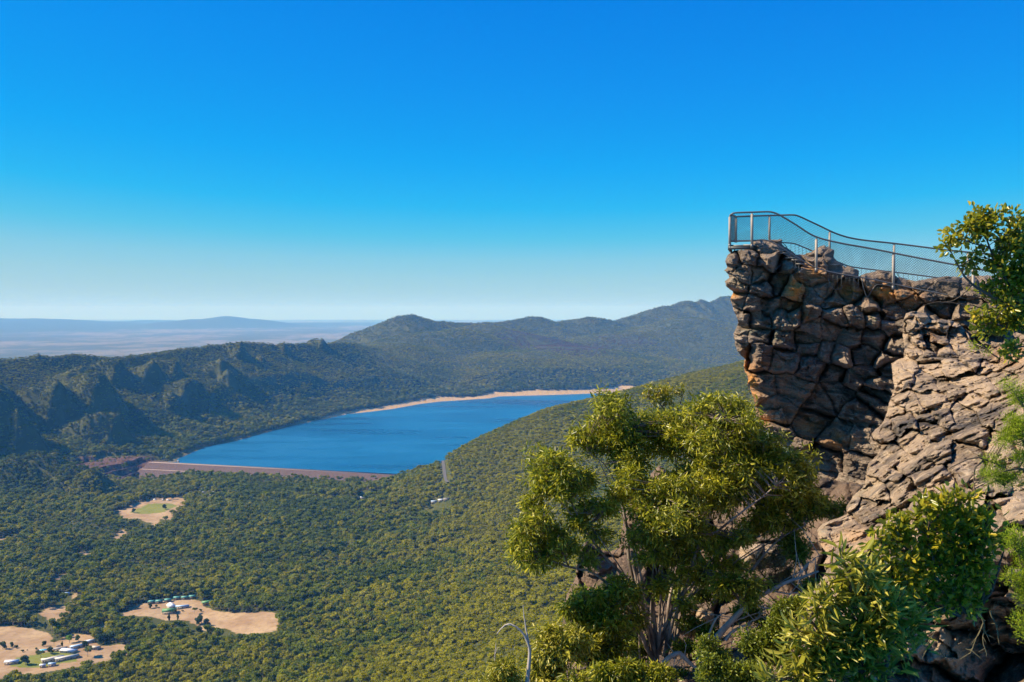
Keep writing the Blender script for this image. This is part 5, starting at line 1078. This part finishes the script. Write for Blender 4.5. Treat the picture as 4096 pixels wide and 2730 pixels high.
    # broad leaved bush in front of the buttress
    A = [(1335, 615, 75, 40), (1200, 690, 110, 60), (1300, 720, 130, 80), (1010, 770, 60, 45), (920, 840, 45, 45), (1080, 830, 110, 80), (1250, 850, 150, 90), (1430, 770, 110, 70), (1500, 830, 70, 60), (1150, 950, 150, 90), (1370, 950, 130, 90), (980, 960, 90, 80), (950, 1050, 90, 60), (1080, 1080, 130, 80), (1260, 1080, 130, 90), (1420, 1060, 80, 60), (1350, 1190, 90, 50), (1180, 1190, 110, 60), (1130, 660, 40, 40)]
    plant('broad_leaf_bush', 'broad leaved bush with waxy yellow green leaves in front of the buttress', 'bush', r2, 7.6, (1400, 1240), [([(1400, 1240), (1330, 1180), (1200, 1060), (1080, 900), (980, 820)], .014, .008), ([(1400, 1240), (1350, 1150), (1300, 900), (1320, 680)], .014, .008), ([(1400, 1240), (1450, 1120), (1440, 900), (1460, 780)], .014, .008), ([(1330, 1220), (1150, 1160), (1000, 1080), (920, 1020)], .02, .006), ([(1200, 1060), (1180, 850), (1190, 700)], .016, .006), ([(1420, 1200), (1520, 1050), (1560, 880)], .015, .005)],
          A, BROAD, DWOOD, 5.8, 12, .08, .068, .032, 401, -.25, depth=.4, twig=.0035, curl=.2, keep=.8, shell=.45)
    B = [(760, 970, 60, 40), (840, 1040, 90, 60), (700, 1110, 80, 60), (620, 1190, 55, 50), (800, 1170, 120, 80), (930, 1230, 120, 80), (620, 1310, 80, 60), (520, 1295, 60, 25), (750, 1330, 130, 80), (900, 1370, 130, 80), (1040, 1290, 80, 60), (560, 1440, 90, 50), (700, 1450, 140, 70), (480, 1520, 70, 45), (640, 1550, 150, 60), (400, 1555, 70, 30), (850, 1500, 120, 60), (1050, 1420, 50, 40)]
    plant('long_leaf_bush', 'bush with long grey green blades at the bottom right corner', 'bush', r2, 6.4, (860, 1750), [([(860, 1750), (820, 1500), (780, 1250), (760, 1000)], .03, .008), ([(850, 1700), (700, 1500), (620, 1300), (560, 1250)], .025, .007), ([(870, 1700), (950, 1450), (980, 1300)], .022, .007), ([(840, 1720), (620, 1600), (450, 1540)], .02, .006), ([(780, 1300), (700, 1180), (620, 1180)], .012, .005), ([(800, 1400), (900, 1250), (850, 1050)], .014, .005)],
          B, SILV, DWOOD, 4.6, 15, .085, .115, .017, 402, -.05, depth=.42, twig=.0035, curl=.5, keep=.8, shell=.45)
    C = [(2080, 150, 100, 40), (2010, 215, 70, 35), (2190, 170, 45, 45), (2280, 180, 45, 40), (1905, 305, 45, 40), (1810, 385, 60, 30), (1805, 305, 28, 30), (2080, 260, 110, 60), (2250, 270, 90, 70), (2170, 370, 110, 60), (2320, 400, 90, 90), (1990, 440, 50, 40), (1950, 490, 40, 30), (2150, 540, 60, 80), (2290, 560, 80, 90), (2120, 700, 70, 45), (2260, 720, 90, 70), (2060, 880, 70, 35), (2170, 920, 110, 50), (2300, 950, 80, 90), (2050, 960, 40, 20), (2270, 1130, 60, 60), (2200, 820, 70, 40), (2360, 700, 60, 200), (2380, 300, 60, 120)]
    plant('open_bush', 'open bush with oval leaves against the sky at the right edge', 'bush', r1, 10, (2500, 1300), [([(2500, 1300), (2380, 1000), (2260, 700), (2120, 450), (2050, 250)], .035, .006), ([(2440, 1150), (2340, 800), (2330, 500), (2260, 250)], .03, .006), ([(2300, 800), (2150, 740), (2000, 650), (1900, 520), (1840, 400)], .02, .005), ([(2380, 1000), (2200, 960), (2060, 900)], .018, .005), ([(2200, 600), (2100, 400), (1960, 360), (1880, 330)], .014, .004), ([(2420, 1100), (2300, 1120), (2230, 1160)], .012, .004), ([(1990, 640), (1850, 760), (1700, 780), (1640, 800)], .008, .002), ([(2050, 830), (1950, 800), (1850, 790), (1750, 780)], .007, .002)],
          C, BROAD, DWOOD, 10, 20, .10, .062, .034, 403, -.1, depth=1.2, twig=.0045, curl=.2, shell=.5)
    Dd = [(1610, 100, 55, 45), (1590, 60, 40, 25), (1560, 280, 80, 55), (1630, 230, 50, 50), (1600, 340, 70, 40), (1490, 430, 50, 25), (1480, 510, 60, 45), (1570, 560, 70, 60), (1640, 420, 40, 60)]
    plant('feathery_shrub', 'feathery bright green shrub at the right edge between the two bushes', 'shrub', r2, 9, (1720, 640), [([(1720, 640), (1640, 480), (1560, 480), (1480, 500)], .02, .005), ([(1700, 600), (1660, 350), (1600, 260)], .018, .005), ([(1690, 400), (1660, 200), (1610, 90)], .014, .004), ([(1640, 480), (1560, 560)], .008, .004), ([(1560, 470), (1450, 440), (1380, 440), (1270, 485)], .010, .005), ([(1400, 510), (1370, 540), (1340, 560), (1330, 590)], .009, .004), ([(1450, 440), (1410, 480), (1405, 590)], .008, .003)],
          Dd, FEATH, DWOOD, 26, 60, .075, .024, .0035, 404, -.5, depth=.8, twig=.003, curl=.1, shell=.5, keep=.7)
    plant('feathery_shrub', 'smaller feathery green shrub at the right edge under the broad leaved bush', 'shrub', r2, 7.2, (1760, 1300), [([(1760, 1300), (1680, 1100), (1620, 900)], .015, .004), ([(1720, 1200), (1640, 1080), (1590, 1050)], .01, .004)], [(1630, 860, 45, 60), (1600, 1050, 45, 45), (1640, 1110, 40, 60), (1650, 960, 30, 50), (1640, 1300, 25, 50)], FEATH, DWOOD, 24, 60, .07, .024, .0035, 405, -.5, depth=.8, twig=.003, shell=.5)
    plant('small_shrub', 'tiny yellow green shrub growing from a crack high on the buttress', 'shrub', r1, 21, (2160, 1180), [([(2160, 1180), (2060, 1120), (1970, 1080)], .02, .006)], [(1980, 1085, 30, 14), (2040, 1110, 40, 16), (2110, 1135, 40, 14)], FEATH, DWOOD, 30, 24, .10, .05, .014, 406, .1)
    # bare twigs hanging under the broad leaved bush
    r = np.random.default_rng(8)
    b = r2((1440, 1200)); loc = un(b[0], b[1], 8.2); root = empty('dead_branch', loc, 'bare drooping twigs under the broad leaved bush', 'branch')
    L = [limb(l, a, .003, r2, 8.2, 14, .02, r) for l, a in [([(1420, 1180), (1450, 1280), (1440, 1350), (1455, 1430)], .008), ([(1480, 1200), (1510, 1290), (1525, 1380)], .008), ([(1450, 1250), (1400, 1350), (1370, 1415)], .006), ([(1100, 1330), (1160, 1390), (1220, 1390), (1240, 1425)], .008), ([(1160, 1380), (1190, 1340), (1200, 1290)], .005)]]
    for i in range(24):
        k = r.integers(0, 5); a = L[k][0][r.integers(3, 13)]; v = r.normal(size=3) * .05; v[2] -= .03; L.append((np.array([a, a + v * .6, a + v]), np.array([.004, .003, .0015])))
    V, Q = tubes(L, 5); mesh_from('twigs', V - loc, Q, plain('lichened twigs', (.13, .11, .055), .9, .1, 0, .3, 20), True, root)
build_plants()

# ------------------------------------------------------------------ air
def build_haze():
    x0, x1, y0, y1, z0, z1 = -32000, 36000, -400, 58000, -800, 300
    v = [(x, y, z) for x in (x0, x1) for y in (y0, y1) for z in (z0, z1)]
    f = np.array([[0, 1, 3, 2], [4, 6, 7, 5], [0, 4, 5, 1], [2, 3, 7, 6], [1, 5, 7, 3], [0, 2, 6, 4]])
    m = bpy.data.materials.new('thin morning haze'); m.use_nodes = True; t = m.node_tree; t.nodes.clear()
    o = t.nodes.new('ShaderNodeOutputMaterial'); p = t.nodes.new('ShaderNodeVolumePrincipled')
    p.inputs['Color'].default_value = (.13, .44, 1.0, 1); p.inputs['Absorption Color'].default_value = (1, 1, 1, 1); p.inputs['Density'].default_value = 4.5e-5; p.inputs['Anisotropy'].default_value = 0.0
    t.links.new(p.outputs[0], o.inputs['Volume'])
    tag(mesh_from('haze', v, f, m), kind='stuff')
build_haze()
